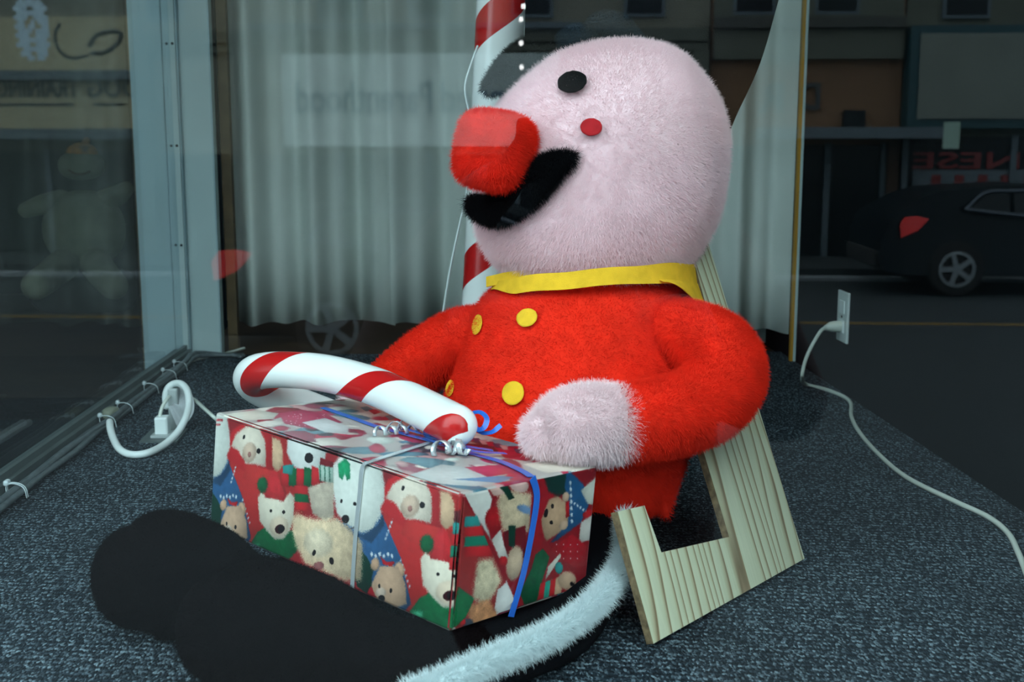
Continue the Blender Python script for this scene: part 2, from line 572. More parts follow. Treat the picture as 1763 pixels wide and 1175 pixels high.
t5 = struct(box2('trim_5', (ox0, YB - .005, -.25), (XL - .024, YB + .03, 2.4), M_alu, bevel=.002))
box2('edge_strip', (ox0 - .012, YB + .03, -.25), (ox0 + .004, YB + .06, 2.4), M_brownpaint, t5)
t3 = struct(box2('trim_3', (tx1 + .004, YB + .06, 0), (tx1 + .030, YB + .09, 2.4), M_brownpaint))
prp = fl(1362, 622)
t4 = struct(box2('trim_4', (prp.x + .003, prp.y - .01, 0), (XR, prp.y + .012, 2.4), M_alu2, bevel=.002))
box2('tape_strip', (prp.x - .004, prp.y - .004, 0), (prp.x + .003, prp.y + .012, 2.4), M_yellowtape, t4)
box2('trim_foot', (prp.x - .072, prp.y + .32, 0), (prp.x - .032, prp.y + .335, .30), M_alu2, t4)
box2('trim_foot', (prp.x - .020, prp.y + .30, 0), (prp.x + .006, prp.y + .32, .30), M_alu2, t4)

# curtains: hanging folds
def curtain(name, x0, x1, y, z0, z1, folds, amp, seed, label):
    rnd = random.Random(seed)
    n = 140
    ph = [rnd.uniform(0, 6.28) for _ in range(4)]
    def yy(t, z):
        k = 1.0 + .15 * math.sin(z * 1.5 + ph[3])
        return 1.5 * amp * k * (math.sin(t * folds * 6.283 + ph[0] + .15 * z) * .62 + .26 * math.sin(t * folds * 2.3 * 6.283 + ph[1]) + .35 * math.sin(t * folds * .47 * 6.283 + ph[2]))
    V, F = [], []
    zs = [z0 + (z1 - z0) * i / 12 for i in range(13)]
    th = .004
    for s in (0, 1):
        for z in zs:
            for i in range(n + 1):
                t = i / n
                V.append((x0 + (x1 - x0) * t, y + yy(t, z) + s * th, z + (.004 * math.sin(t * 30) if z == z0 else 0)))
    m = (n + 1) * 13
    for r in range(12):
        for i in range(n):
            a = r * (n + 1) + i
            F.append((a, a + 1, a + n + 2, a + n + 1))
            F.append((m + a + n + 1, m + a + n + 2, m + a + 1, m + a))
    for i in range(n):
        F.append((i + 1, i, m + i, m + i + 1))
    for r in range(12):
        for i in (0, n):
            a = r * (n + 1) + i
            F.append((a, a + n + 1, m + a + n + 1, m + a))
    o = mesh_obj(name, V, F, M_curtain)
    return tag(o, label, 'curtain', 'curtains behind the window display')
cy = YB + .13
cz = dp(600, 555, cy).z
curtain('curtain', dp(379, 400, cy).x, dp(680, 400, cy).x, cy, cz, 2.38, 2.6, .042, 3, 'pale grey curtain panel hanging beside the left corner post')
y2, y3 = cy - .10, cy - .19
curtain('curtain', dp(672, 400, y2).x, dp(1030, 400, y2).x, y2, dp(720, 555, y2).z, 2.38, 2.6, .028, 5, 'pale grey curtain panel hanging behind the striped candy cane pole')
curtain('curtain', dp(1020, 400, y3).x, prp.x + .004, y3, dp(1280, 570, y3).z, 2.38, 3.4, .028, 8, 'pale grey curtain panel hanging behind the black hat beside the right post')

# ------------------------------------------------------------------ wooden A-frame
BL, BR = fl(1125, 1118), fl(1385, 970)
be = (BR - BL).normalized()
BL.z = BR.z = .0062
bn = Vector((be.y, -be.x, 0))
BW = (BR - BL).length
TILT = RAD(21.3)
bu = Vector((0, 0, math.cos(TILT))) - bn * math.sin(TILT)
bN = be.cross(bu).normalized()
BTH = .010
FR = -be                                                   # the way the doll faces
BH = .475
af = empty('a_frame_sign', 'pale unpainted plywood A-frame sign with cut-out opening, behind the plush figure', 'sign', BL)
def panel(name, o, e, u, nrm, outline):
    """board cut to outline (across, along) with thickness behind its face"""
    bm = bmesh.new()
    top = [bm.verts.new(o + e * a + u * b) for a, b in outline]
    bot = [bm.verts.new(o + e * a + u * b - nrm * BTH) for a, b in outline]
    bm.faces.new(top); bm.faces.new(bot[::-1])
    k = len(outline)
    for i in range(k):
        bm.faces.new((top[i], bot[i], bot[(i + 1) % k], top[(i + 1) % k]))
    uvl = bm.loops.layers.uv.new('UVMap')
    for f in bm.faces:
        for l in f.loops:
            d = l.vert.co - o
            l[uvl].uv = (d.dot(e) * 1.0 + d.dot(nrm), d.dot(u))
    me = bpy.data.meshes.new(name)
    bmesh.ops.triangulate(bm, faces=[f for f in bm.faces if len(f.verts) > 4])
    bmesh.ops.recalc_face_normals(bm, faces=bm.faces[:])
    for f in bm.faces:
        f.material_index = 0 if abs(f.normal.dot(nrm)) > .8 else 1
    bm.to_mesh(me); bm.free()
    me.materials.append(M_wood); me.materials.append(M_ply)
    ob = link(bpy.data.objects.new(name, me))
    return ob
U_out = [(0, 0), (BW, 0), (BW, BH), (.318, BH), (.312, .36), (.206, .24), (.206, .071), (.062, .089), (.056, .147), (.004, .152)]
p1 = parent_keep(panel('panel', BL, be, bu, bN, U_out), af)
apex = BL + bu * BH - bN * BTH
bu2 = Vector((0, 0, math.cos(TILT))) + bn * math.sin(TILT)
BL2 = apex - bu2 * BH
bN2 = bu2.cross(be).normalized()
R_out = [(.30, 0), (BW, 0), (BW, BH), (.318, BH), (.312, .36), (.30, .24)]
p2 = parent_keep(panel('panel', BL2, be, bu2, bN2, R_out), af)
# chain between the two panels
ch0 = BL + be * .208 + bu * .20 - bN * BTH
ch1 = BL2 + be * .31 + bu2 * .20
ch0.z = ch1.z = min(ch0.z, ch1.z)
nlk = 12
for i in range(nlk):
    a, b = ch0.lerp(ch1, i / nlk), ch0.lerp(ch1, (i + 1) / nlk)
    dz = lambda t: -.02 * 4 * t * (1 - t)
    a.z += dz(i / nlk); b.z += dz((i + 1) / nlk)
    d = (b - a); ln = d.length * .66; d.normalize()
    sv = d.cross(Vector((0, 0, 1))).normalized() if i % 2 else Vector((0, 0, 1))
    c = (a + b) / 2
    pts = [c + d * (ln * math.cos(t)) + sv * (.0042 * math.sin(t)) for t in np.linspace(0, 2 * math.pi, 13)]
    parent_keep(wire('chain_link', pts, .0012, M_dkmetal, None, 6, 1), af)

# ------------------------------------------------------------------ plush figure
doll = empty('plush_figure', 'giant plush figure with pink head, red jacket, black hat and moustache, seated holding a gift', 'plush toy', (.125, 1.55, 0))
def part(o): return parent_keep(o, doll)

def rings_px(rows, seg=64, n=6, ky=.95, groove=None, pile=2.0):
    """rows: px centre, py, depth, half width px, depth ratio -> stacked horizontal rings"""
    R = [r if len(r) == 5 else tuple(r) + (ky,) for r in rows]
    S = catmull(R, n)
    out = []
    for x, y, Y, hw, k in S:
        hw = max(hw, .5)
        c = dp(x, y, Y)
        a = (hw - pile) * Y / FPX
        row = []
        for j in range(seg):
            t = 2 * math.pi * j / seg
            g = 1.0
            if groove:
                for th0, dep, wd in groove:
                    dt = (t - th0 + math.pi) % (2 * math.pi) - math.pi
                    g -= dep * math.exp(-(dt / wd) ** 2)
            row.append((c.x + a * g * math.cos(t), c.y + a * k * g * math.sin(t), c.z))
        out.append(row)
    return out[::-1]

HY = 1.63
head_rows = [(1078, 72, HY, 10), (1074, 76, HY, 54), (1068, 89, HY, 98), (1060, 112, HY, 134), (1050, 165, HY, 182), (1043, 230, HY, 209), (1034, 300, HY, 216), (1026, 365, HY, 212),
             (1020, 410, HY, 198), (1022, 445, HY, 178), (1028, 470, HY, 160), (1030, 500, HY, 150)]
V, F, UV = loft_geo(rings_px(head_rows, 96, 6, .95, pile=8.0, groove=[(RAD(-36), .022, .05), (RAD(36), .022, .05)]))
head = mesh_obj('head', V, F, M_pink, None, True, UV)
torso_rows = [(1027, 470, 1.62, 140), (1022, 492, 1.615, 170), (1010, 525, 1.61, 190), (997, 580, 1.59, 196), (986, 640, 1.57, 206), (977, 700, 1.55, 222), (974, 760, 1.54, 220), (982, 820, 1.53, 192), (998, 858, 1.52, 150), (1002, 876, 1.52, 110)]
V, F, UV = loft_geo(rings_px(torso_rows, 80, 6, .93))
torso = mesh_obj('jacket', V, F, M_red, None, True, UV)

def px_tube(name, rows, m, seg=36, n=8, flat=1.0):
    C_ = []
    for x, y, Y, r in rows:
        p = dp(x, y, Y)
        C_.append((p.x, p.y, p.z, r * Y / FPX, r * Y / FPX * flat))
    return tube(name, C_, m, None, seg, n)
sl1 = px_tube('sleeve', [(1120, 575, 1.53, 62), (1180, 580, 1.51, 64), (1232, 606, 1.48, 70), (1246, 650, 1.45, 71), (1215, 692, 1.41, 69), (1150, 716, 1.37, 68), (1085, 727, 1.345, 66)], M_red)
hd1 = px_tube('hand', [(1054, 727, 1.34, 61), (1012, 728, 1.33, 64), (975, 733, 1.32, 58), (950, 740, 1.316, 47), (934, 745, 1.312, 33)], M_hand, flat=1.0)
tail_ = px_tube('jacket_tail', [(1095, 775, 1.53, 75), (1118, 825, 1.50, 56), (1136, 862, 1.48, 28), (1147, 886, 1.47, 6)], M_red)
sl2 = px_tube('sleeve', [(840, 580, 1.64, 55), (790, 588, 1.65, 55), (730, 622, 1.66, 52), (675, 662, 1.665, 46), (645, 684, 1.67, 40)], M_red)
hd2 = px_tube('hand', [(645, 684, 1.67, 34), (620, 700, 1.675, 34), (604, 712, 1.68, 28)], M_hand)
# nose: blunt fuzzy knob
def superball(c, rx, ry, rz, e, rot, name, m):
    V, F = [], []
    nu, nv = 40, 24
    f = lambda a: math.copysign(abs(a) ** (2 / e), a)
    rows = []
    for i in range(1, nv):
        ph = -math.pi / 2 + math.pi * i / nv
        rows.append([Vector(c) + rot @ Vector((rx * f(math.cos(ph)) * f(math.cos(2 * math.pi * j / nu)), ry * f(math.cos(ph)) * f(math.sin(2 * math.pi * j / nu)), rz * f(math.sin(ph)))) for j in range(nu)])
    V, F, UV = loft_geo(rows)
    return mesh_obj(name, V, F, m, None, True, UV)
nose = superball(dp(853, 258, 1.49), .041, .046, .046, 3.6, Matrix.Rotation(RAD(10), 3, 'Y') @ Matrix.Rotation(RAD(-30), 3, 'Z'), 'nose', M_nose)
hb = bvh_of(head)
mrows = []
for x, y, r, lift in ((984, 270, 7, .006), (950, 286, 19, .010), (908, 322, 26, .014), (868, 352, 24, .018), (840, 360, 17, .018), (816, 350, 11, .012)):
    loc, rr = hit(hb, max(x, 832), y)
    Y = (loc - rr * lift).y
    mrows.append((x, y, Y, r))
must = px_tube('moustache', mrows, M_black, 28, 8)
hat_rows = [(1118, -260, 1.80, 40), (1120, -245, 1.80, 190), (1128, -180, 1.79, 222), (1130, -80, 1.79, 226), (1122, 0, 1.78, 214), (1106, 110, 1.77, 200), (1093, 200, 1.76, 174), (1090, 245, 1.75, 160)]
V, F, UV = loft_geo(rings_px(hat_rows, 64, 6, .62))
hat = mesh_obj('hat', V, F, M_hat, None, True, UV)
brim = px_tube('visor', [(842, 151, 1.61, 13), (860, 137, 1.62, 24), (886, 113, 1.63, 33), (914, 92, 1.635, 33), (942, 80, 1.64, 24)], M_black, 24, 8, .7)
fold1 = px_tube('hat_fold', [(958, 90, 1.635, 14), (978, 76, 1.635, 26), (1003, 68, 1.635, 25), (1030, 74, 1.64, 12)], M_knit, 24, 8)
fold2 = px_tube('hat_fold', [(1010, 64, 1.645, 12), (1032, 48, 1.645, 25), (1060, 50, 1.645, 27), (1088, 66, 1.645, 19), (1112, 82, 1.645, 8)], M_knit, 24, 8)
for o in (head, torso, tail_, sl1, hd1, sl2, hd2, nose, must, hat, brim, fold1, fold2): part(o)
for o in (must, nose): o['label'] = {'moustache': 'bushy black plush moustache', 'nose': 'fuzzy bright red nose'}[o.name]

part(felt('eye', 985, 141, 26, 19, -14, hb, M_eye, None, .0145, .002, .03))
part(felt('cheek_patch', 1018, 219, 19, 15.5, 0, hb, M_cheek, None, .011, .002, .02))
tb = bvh_of(torso)
for b in ((907, 547, 18.5, 15.5, -25), (821, 559, 8.5, 18, 12), (883, 677, 19, 21, 20), (774, 669, 7, 15, 12)):
    part(felt('button', *b, tb, M_yellow, None, .0075, .003, .02))
# collar: a yellow felt band round the neck, long points at the front left, second flap at the right
def collar(cx, hw, ytop, ybot, a0, a1, k=.95, dep=1.615, thick=.003, flare=0.0):
    rows_o = []
    n = 60
    V, F = [], []
    for i in range(n + 1):
        t = a0 + (a1 - a0) * i / n
        yt, yb = ytop(t), ybot(t)
        for r_, yv in ((1.0, yt), (1.0 + flare, yb), (1.0 + flare + .012, yb), (1.012, yt)):
            c = dp(cx, yv, dep)
            a = hw * dep / FPX * r_
            V.append((c.x + a * math.cos(t), c.y + a * k * math.sin(t), c.z))
    for i in range(n):
        for a in range(4):
            b = (a + 1) % 4
            F.append((4 * i + a, 4 * i + b, 4 * i + 4 + b, 4 * i + 4 + a))
    F += [(0, 1, 2, 3), (4 * n + 3, 4 * n + 2, 4 * n + 1, 4 * n)]
    return mesh_obj('collar', V, F, M_yellow, None, False)
ss = lambda a, b, t: max(0.0, min(1.0, (t - a) / (b - a))) ** 2 * (3 - 2 * max(0.0, min(1.0, (t - a) / (b - a))))
# angle -90 deg faces the lens, 0 is picture right, -180 picture left
def yt(t): 
    s = math.cos(t); return 478 + 10 * max(0, -s) - 20 * max(0, s * .9) + 40 * min(0, math.sin(t)) * .8 + 4 * math.sin(9 * t)*.3
def yb(t):
    s = math.cos(t); return yt(t) + 27 + 12 * ss(.2, 1, s) - 14 * ss(.75, 1, -s)
part(collar(1022, 172, yt, yb, RAD(-186), RAD(40), flare=.035))
def yt2(t): return yb(t) - 6
def yb2(t): return yt2(t) + 2 + (16 + 14 * ss(.3, .9, math.cos(t))) * ss(RAD(-62), RAD(-28), t)
part(collar(1024, 176, yt2, yb2, RAD(-60), RAD(20), flare=.07))
tip = [dp(838, 486, 1.60), dp(852, 483, 1.585), dp(880, 477, 1.565), dp(915, 474, 1.545)]
part(strip('collar', tip, [Vector((-.3, -1, .25))] * 4, .014, M_yellow, None, .003))

# legs
def world_tube(name, rows, m, seg=40, n=8): return tube(name, rows, m, None, seg, n)
lg1 = world_tube('trouser_leg', [(.13, 1.47, .10, .055, .045), (.125, 1.38, .052, .060, .044), (.080, 1.27, .026, .066, .025), (.02, 1.20, .028, .068, .027), (-.02, 1.175, .031, .070, .030)], M_trouser)
bt1 = world_tube('boot', [(-.005, 1.178, .031, .066, .030), (-.05, 1.160, .034, .064, .032), (-.105, 1.150, .043, .062, .042), (-.155, 1.148, .061, .063, .060), (-.20, 1.15, .070, .063, .069), (-.234, 1.153, .071, .060, .068), (-.254, 1.156, .069, .05, .058)], M_boot)
lg2 = world_tube('trouser_leg', [(.02, 1.56, .09, .055, .045), (-.06, 1.47, .036, .062, .033), (-.15, 1.39, .036, .064, .033)], M_trouser)
bt2 = world_tube('boot', [(-.13, 1.405, .036, .062, .034), (-.20, 1.352, .035, .074, .033), (-.255, 1.325, .042, .072, .041), (-.305, 1.31, .064, .062, .063), (-.352, 1.30, .075, .062, .074), (-.382, 1.297, .073, .05, .060)], M_boot)
# white fur stripe down the outer seam of the near leg
tr = []
for x, y, z in ((1077, 889, .125), (1076, 930, .085), (1062, 985, .062), (1020, 1042, .055), (950, 1092, .052), (860, 1132, .050), (770, 1172, .048), (700, 1200, .046)):
    p = fl(x, y, z)
    tr.append((p.x, p.y, p.z, (.0050 if y < 900 else .0085)))
trim = tube('leg_stripe', tr, M_trim, None, 16, 6)
trim['label'] = 'white fur stripe along the near black leg'
for o in (lg1, bt1, lg2, bt2, trim): part(o)

# pile: real short hairs on the plush parts
def fur(o, count, length, root=.0003, tang=.35, brown=.35, slot=1, down=0.25, seed=1):
    md = o.modifiers.new('pile', 'PARTICLE_SYSTEM')
    s = md.particle_system.settings
    s.type = 'HAIR'
    s.use_advanced_hair = True
    s.count = count
    s.hair_length = length
    s.hair_step = 3
    s.render_step = 3
    s.display_step = 2
    s.emit_from = 'FACE'
    s.distribution = 'RAND'
    s.use_modifier_stack = False
    k = length / 4                                         # a hair comes out four times its start velocity long
    s.normal_factor = k
    s.tangent_factor = 0
    s.brownian_factor = k * brown
    s.object_align_factor = (0, 0, -k * down)
    s.factor_random = k * .35
    s.length_random = .4
    s.root_radius = 1.0
    s.tip_radius = .3
    s.radius_scale = root
    s.material = slot
    md.particle_system.seed = seed
sc.cycles_curves.shape = 'RIBBONS'
FUR = True
if FUR:
    fur(head, 210000, .009, .0003, down=.30, brown=.55)
    fur(hd1, 34000, .0105, .00034, down=.3, brown=.6)
    fur(hd2, 5000, .010, .0003)
    fur(torso, 90000, .0065, .00034, down=.35, brown=.6)
    fur(sl1, 60000, .0065, .00034, down=.35, brown=.6)
    fur(sl2, 26000, .0065, .00034, brown=.6)
    fur(tail_, 12000, .0065, .00034, brown=.6)
    fur(nose, 24000, .007, .00036, down=.35, brown=.6)
    fur(must, 30000, .010, .0004, down=.3, brown=.7)
    fur(brim, 14000, .008, .0004, brown=.6)
    fur(fold1, 6000, .003, .0004)
    fur(fold2, 7000, .003, .0004)
    fur(trim, 26000, .0105, .00036, down=.1, brown=.7)
    fur(bt1, 30000, .0035, .0003)
    fur(bt2, 26000, .0035, .0003)

# ------------------------------------------------------------------ gift box
BO = Vector((-.0112, 1.15, .2122))
BM_ = Matrix(((.721, .6875, .0862), (-.6914, .7221, .024), (-.0458, -.0769, .996)))
EX = Vector((-.721, .6914, .0458)).normalized()         # towards the far left corner
EY = Vector((.6875, .7221, -.0769)); EY = (EY - EX * EY.dot(EX)).normalized()
EZ = EX.cross(EY).normalized()                            # which way is down
if EZ.z > 0: EZ = -EZ
LX, LY, LZ = .4265, .2269, .147
def bp(a, b, c, off=0, nrm=None):
    p = BO + EX * a + EY * b + EZ * c
    return p + nrm * off if nrm is not None else p

class Face:
    """one printed face of the wrapping paper: canvas in face metres, shapes given where they lie on the paper"""
    def __init__(s, o, e1, e2, L1, L2, res=2100, base=(150, 36, 42)):
        s.o, s.e1, s.e2, s.L1, s.L2 = o, e1, e2, L1, L2
        s.n = e1.cross(e2)
        s.w, s.h = int(L1 * res), int(L2 * res)
        s.res = res
        s.img = np.zeros((s.h, s.w, 3)) + np.array(base, float)
        yy, xx = np.mgrid[0:s.h, 0:s.w]
        s.xx, s.yy = (xx + .5) / res, (yy + .5) / res
        r = np.random.RandomState(4)
        s.jx, s.jy = r.normal(0, 1, (s.h, s.w)), r.normal(0, 1, (s.h, s.w))
        a = r.normal(0, 1, (s.h // 8 + 2, s.w // 8 + 2))
        a = np.kron(a, np.ones((8, 8)))[:s.h, :s.w]
        for _ in range(3):
            a = (a + np.roll(a, 3, 0) + np.roll(a, -3, 0) + np.roll(a, 3, 1) + np.roll(a, -3, 1)) / 5
        s.soft = a
    def uv(s, x, y):
        d = ray(x, y)
        t = (s.o - CAM).dot(s.n) / d.dot(s.n)
        p = CAM + d * t - s.o
        return p.dot(s.e1), p.dot(s.e2)
    def poly(s, pts, col, fz=.0006, du=0.0, dv=0.0, tex=.0, px=True, vol=.26):
        P = np.array([s.uv(*p) for p in pts] if px else pts)
        P = P + (du, dv)
        pad = .004
        x0, x1 = int((P[:, 0].min() - pad) * s.res), int((P[:, 0].max() + pad) * s.res) + 1
        y0, y1 = int((P[:, 1].min() - pad) * s.res), int((P[:, 1].max() + pad) * s.res) + 1
        x0, y0, x1, y1 = max(x0, 0), max(y0, 0), min(x1, s.w), min(y1, s.h)
        if x1 <= x0 or y1 <= y0: return
        X = s.xx[y0:y1, x0:x1] + fz * s.jx[y0:y1, x0:x1]
        Y = s.yy[y0:y1, x0:x1] + fz * s.jy[y0:y1, x0:x1]
        ins = np.zeros(X.shape, bool)
        n = len(P)
        for i in range(n):
            xa, ya = P[i]; xb, yb_ = P[(i + 1) % n]
            if ya == yb_: continue
            c = (ya > Y) != (yb_ > Y)
            ins ^= c & (X < (xb - xa) * (Y - ya) / (yb_ - ya) + xa)
        colr = np.array(col, float)[None, :] * np.ones((ins.sum(), 1))
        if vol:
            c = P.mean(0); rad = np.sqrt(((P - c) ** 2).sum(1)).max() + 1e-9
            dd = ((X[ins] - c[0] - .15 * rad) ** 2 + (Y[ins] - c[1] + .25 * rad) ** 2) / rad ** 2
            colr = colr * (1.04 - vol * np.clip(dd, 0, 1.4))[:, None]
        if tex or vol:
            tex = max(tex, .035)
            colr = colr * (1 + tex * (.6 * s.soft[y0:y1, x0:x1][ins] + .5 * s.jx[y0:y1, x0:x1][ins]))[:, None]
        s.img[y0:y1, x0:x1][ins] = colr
    def ell(s, cx, cy, rx, ry, rot, col, **kw):
        c, q = math.cos(RAD(rot)), math.sin(RAD(rot))
        pts = []
        for j in range(22):
            t = 2 * math.pi * j / 22
            a, b = rx * math.cos(t), ry * math.sin(t)
            pts.append((cx + a * c - b * q, cy + a * q + b * c))
        s.poly(pts, col, **kw)
    def material(s, name, gain):
        im = bpy.data.images.new(name, s.w, s.h)
        a = np.ones((s.h, s.w, 4), np.float32)
        a[:, :, :3] = np.clip(s.img * gain / 255, 0, 1)
        im.pixels.foreach_set(a.ravel())
        im.update()
        im.pack()
        m = bpy.data.materials.new(name)
        m.use_nodes = True
        N, L = m.node_tree.nodes, m.node_tree.links
        t = N.new('ShaderNodeTexImage'); t.image = im; t.extension = 'EXTEND'
        p = N['Principled BSDF']
        p.inputs['Roughness'].default_value = .34
        p.inputs['Specular IOR Level'].default_value = .45
        L.new(t.outputs[0], p.inputs['Base Color'])
        return m

TAN, CRM, WHT, RED, DRD, GRN, DGR, BLU, BLK, PNK, TEAL = (205, 165, 135), (226, 212, 186), (226, 230, 222), (196, 38, 44), (120, 22, 32), (14, 96, 56), (8, 52, 40), (44, 88, 132), (26, 22, 26), (214, 190, 178), (46, 142, 138)
front = Face(BO, EX, EZ, LX, LZ, base=(150, 34, 40))
right = Face(BO, EY, EZ, LY, LZ, base=(140, 26, 36))
top = Face(BO, EX, EY, LX, LY, base=(176, 168, 164))

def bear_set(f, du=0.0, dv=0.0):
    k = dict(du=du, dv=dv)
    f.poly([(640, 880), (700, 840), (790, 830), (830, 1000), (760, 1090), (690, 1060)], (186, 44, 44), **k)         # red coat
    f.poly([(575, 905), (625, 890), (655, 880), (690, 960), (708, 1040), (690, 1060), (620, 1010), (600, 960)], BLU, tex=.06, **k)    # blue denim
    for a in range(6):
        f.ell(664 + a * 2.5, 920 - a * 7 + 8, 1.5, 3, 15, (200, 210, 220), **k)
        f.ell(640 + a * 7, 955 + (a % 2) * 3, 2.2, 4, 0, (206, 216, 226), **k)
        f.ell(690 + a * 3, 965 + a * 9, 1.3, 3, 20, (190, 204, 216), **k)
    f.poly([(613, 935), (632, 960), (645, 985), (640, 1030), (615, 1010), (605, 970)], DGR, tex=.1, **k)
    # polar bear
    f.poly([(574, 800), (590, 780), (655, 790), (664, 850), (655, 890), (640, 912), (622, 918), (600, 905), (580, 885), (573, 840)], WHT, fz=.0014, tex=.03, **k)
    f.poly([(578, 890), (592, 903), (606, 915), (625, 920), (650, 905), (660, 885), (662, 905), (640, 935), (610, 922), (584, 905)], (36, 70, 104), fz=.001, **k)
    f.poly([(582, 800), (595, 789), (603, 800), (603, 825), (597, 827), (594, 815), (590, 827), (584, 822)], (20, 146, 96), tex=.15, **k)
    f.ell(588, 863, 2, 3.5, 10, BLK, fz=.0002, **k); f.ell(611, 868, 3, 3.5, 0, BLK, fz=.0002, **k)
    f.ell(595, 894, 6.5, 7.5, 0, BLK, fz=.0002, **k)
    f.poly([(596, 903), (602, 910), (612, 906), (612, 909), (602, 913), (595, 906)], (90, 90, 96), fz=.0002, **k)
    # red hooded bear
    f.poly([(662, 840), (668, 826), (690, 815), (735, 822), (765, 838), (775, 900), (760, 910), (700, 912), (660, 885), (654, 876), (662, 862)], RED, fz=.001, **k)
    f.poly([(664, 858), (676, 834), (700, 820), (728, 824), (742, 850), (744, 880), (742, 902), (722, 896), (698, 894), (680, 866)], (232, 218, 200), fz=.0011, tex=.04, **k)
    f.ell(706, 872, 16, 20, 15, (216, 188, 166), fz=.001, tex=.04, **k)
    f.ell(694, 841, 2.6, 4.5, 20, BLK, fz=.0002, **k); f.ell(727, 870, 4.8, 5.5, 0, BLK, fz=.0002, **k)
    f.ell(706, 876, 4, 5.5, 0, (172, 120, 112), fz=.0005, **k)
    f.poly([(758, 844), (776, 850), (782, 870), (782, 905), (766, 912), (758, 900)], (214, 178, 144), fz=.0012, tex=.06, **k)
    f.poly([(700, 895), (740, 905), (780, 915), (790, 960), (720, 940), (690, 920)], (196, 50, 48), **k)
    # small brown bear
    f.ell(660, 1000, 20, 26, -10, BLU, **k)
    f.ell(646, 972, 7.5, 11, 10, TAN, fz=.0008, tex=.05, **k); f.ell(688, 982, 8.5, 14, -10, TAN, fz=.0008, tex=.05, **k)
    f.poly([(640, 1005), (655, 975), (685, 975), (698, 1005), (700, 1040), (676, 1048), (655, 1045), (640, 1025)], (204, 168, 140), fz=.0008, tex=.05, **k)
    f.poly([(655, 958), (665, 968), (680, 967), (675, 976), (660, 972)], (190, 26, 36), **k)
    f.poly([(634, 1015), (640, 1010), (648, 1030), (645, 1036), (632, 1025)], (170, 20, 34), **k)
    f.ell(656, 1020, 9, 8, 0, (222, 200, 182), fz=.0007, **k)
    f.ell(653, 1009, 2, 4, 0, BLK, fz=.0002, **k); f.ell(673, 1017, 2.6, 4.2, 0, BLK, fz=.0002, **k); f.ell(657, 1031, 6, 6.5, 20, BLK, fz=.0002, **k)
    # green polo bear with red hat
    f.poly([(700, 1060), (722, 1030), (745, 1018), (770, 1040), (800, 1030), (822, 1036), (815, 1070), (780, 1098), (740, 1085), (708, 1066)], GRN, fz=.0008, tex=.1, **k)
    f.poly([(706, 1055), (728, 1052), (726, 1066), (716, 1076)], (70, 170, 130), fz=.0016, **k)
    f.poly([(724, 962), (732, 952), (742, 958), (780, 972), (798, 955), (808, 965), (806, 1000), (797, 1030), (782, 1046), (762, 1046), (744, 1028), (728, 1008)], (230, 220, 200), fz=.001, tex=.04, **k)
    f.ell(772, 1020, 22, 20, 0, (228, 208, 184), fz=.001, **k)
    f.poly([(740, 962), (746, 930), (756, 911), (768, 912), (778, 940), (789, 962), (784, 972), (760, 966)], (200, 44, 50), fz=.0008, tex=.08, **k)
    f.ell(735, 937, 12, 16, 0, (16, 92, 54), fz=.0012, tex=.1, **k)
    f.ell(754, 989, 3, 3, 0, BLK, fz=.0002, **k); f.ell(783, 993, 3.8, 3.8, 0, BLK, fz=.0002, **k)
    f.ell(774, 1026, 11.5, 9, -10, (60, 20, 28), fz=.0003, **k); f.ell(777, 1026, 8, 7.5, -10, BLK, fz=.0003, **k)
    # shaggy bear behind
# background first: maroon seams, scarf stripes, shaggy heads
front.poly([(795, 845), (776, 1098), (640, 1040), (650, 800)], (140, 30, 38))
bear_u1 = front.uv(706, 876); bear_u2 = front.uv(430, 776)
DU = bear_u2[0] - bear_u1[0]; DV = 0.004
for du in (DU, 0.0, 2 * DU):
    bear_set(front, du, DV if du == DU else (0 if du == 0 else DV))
# things between the two sets
front.poly([(495, 757), (508, 752), (545, 752), (563, 775), (556, 806), (540, 820), (524, 818), (505, 803), (494, 780)], (224, 226, 222), fz=.001, tex=.03)
front.ell(532, 789, 7.5, 9, 0, BLK, fz=.0002)
for i, c in enumerate((RED, GRN, RED, GRN, RED)):
    front.poly([(485 + i * 13, 806 + abs(i - 2) * -2), (499 + i * 13, 808), (499 + i * 13, 840), (484 + i * 13, 836)], c)
front.poly([(487, 802), (506, 800), (503, 818), (487, 815)], TEAL)
for i, c in enumerate((RED, GRN, RED)):
    front.poly([(507, 836 + i * 14), (530, 838 + i * 14), (533, 852 + i * 14), (508, 850 + i * 14)], c)
front.poly([(530, 840), (560, 830), (574, 800), (575, 890), (560, 896), (538, 885)], (190, 176, 158), fz=.001, tex=.08)
front.poly([(548, 800), (574, 806), (574, 832), (550, 828)], (172, 196, 182))
for i in range(3):
    front.poly([(550 + 8 * i, 801), (552 + 8 * i, 801), (553 + 8 * i, 830), (551 + 8 * i, 830)], (40, 100, 80))
front.poly([(552, 788), (574, 796), (574, 806), (550, 800)], DRD)
# shaggy cream bear
front.poly([(503, 892), (512, 884), (524, 890), (545, 894), (580, 892), (605, 915), (624, 935), (622, 1000), (590, 1000), (560, 985), (525, 970), (510, 940), (503, 915)], (226, 200, 166), fz=.0022, tex=.10)
front.ell(548, 935, 26, 24, 20, (232, 214, 186), fz=.002, tex=.08)
front.ell(541, 952, 3, 5.5, 15, BLK, fz=.0002); front.ell(571, 966, 4, 6.5, -10, BLK, fz=.0002)
front.ell(549, 974, 9, 7, 0, (150, 92, 92), fz=.0006)
front.poly([(800, 850), (845, 1000), (790, 1010)], (200, 60, 60))
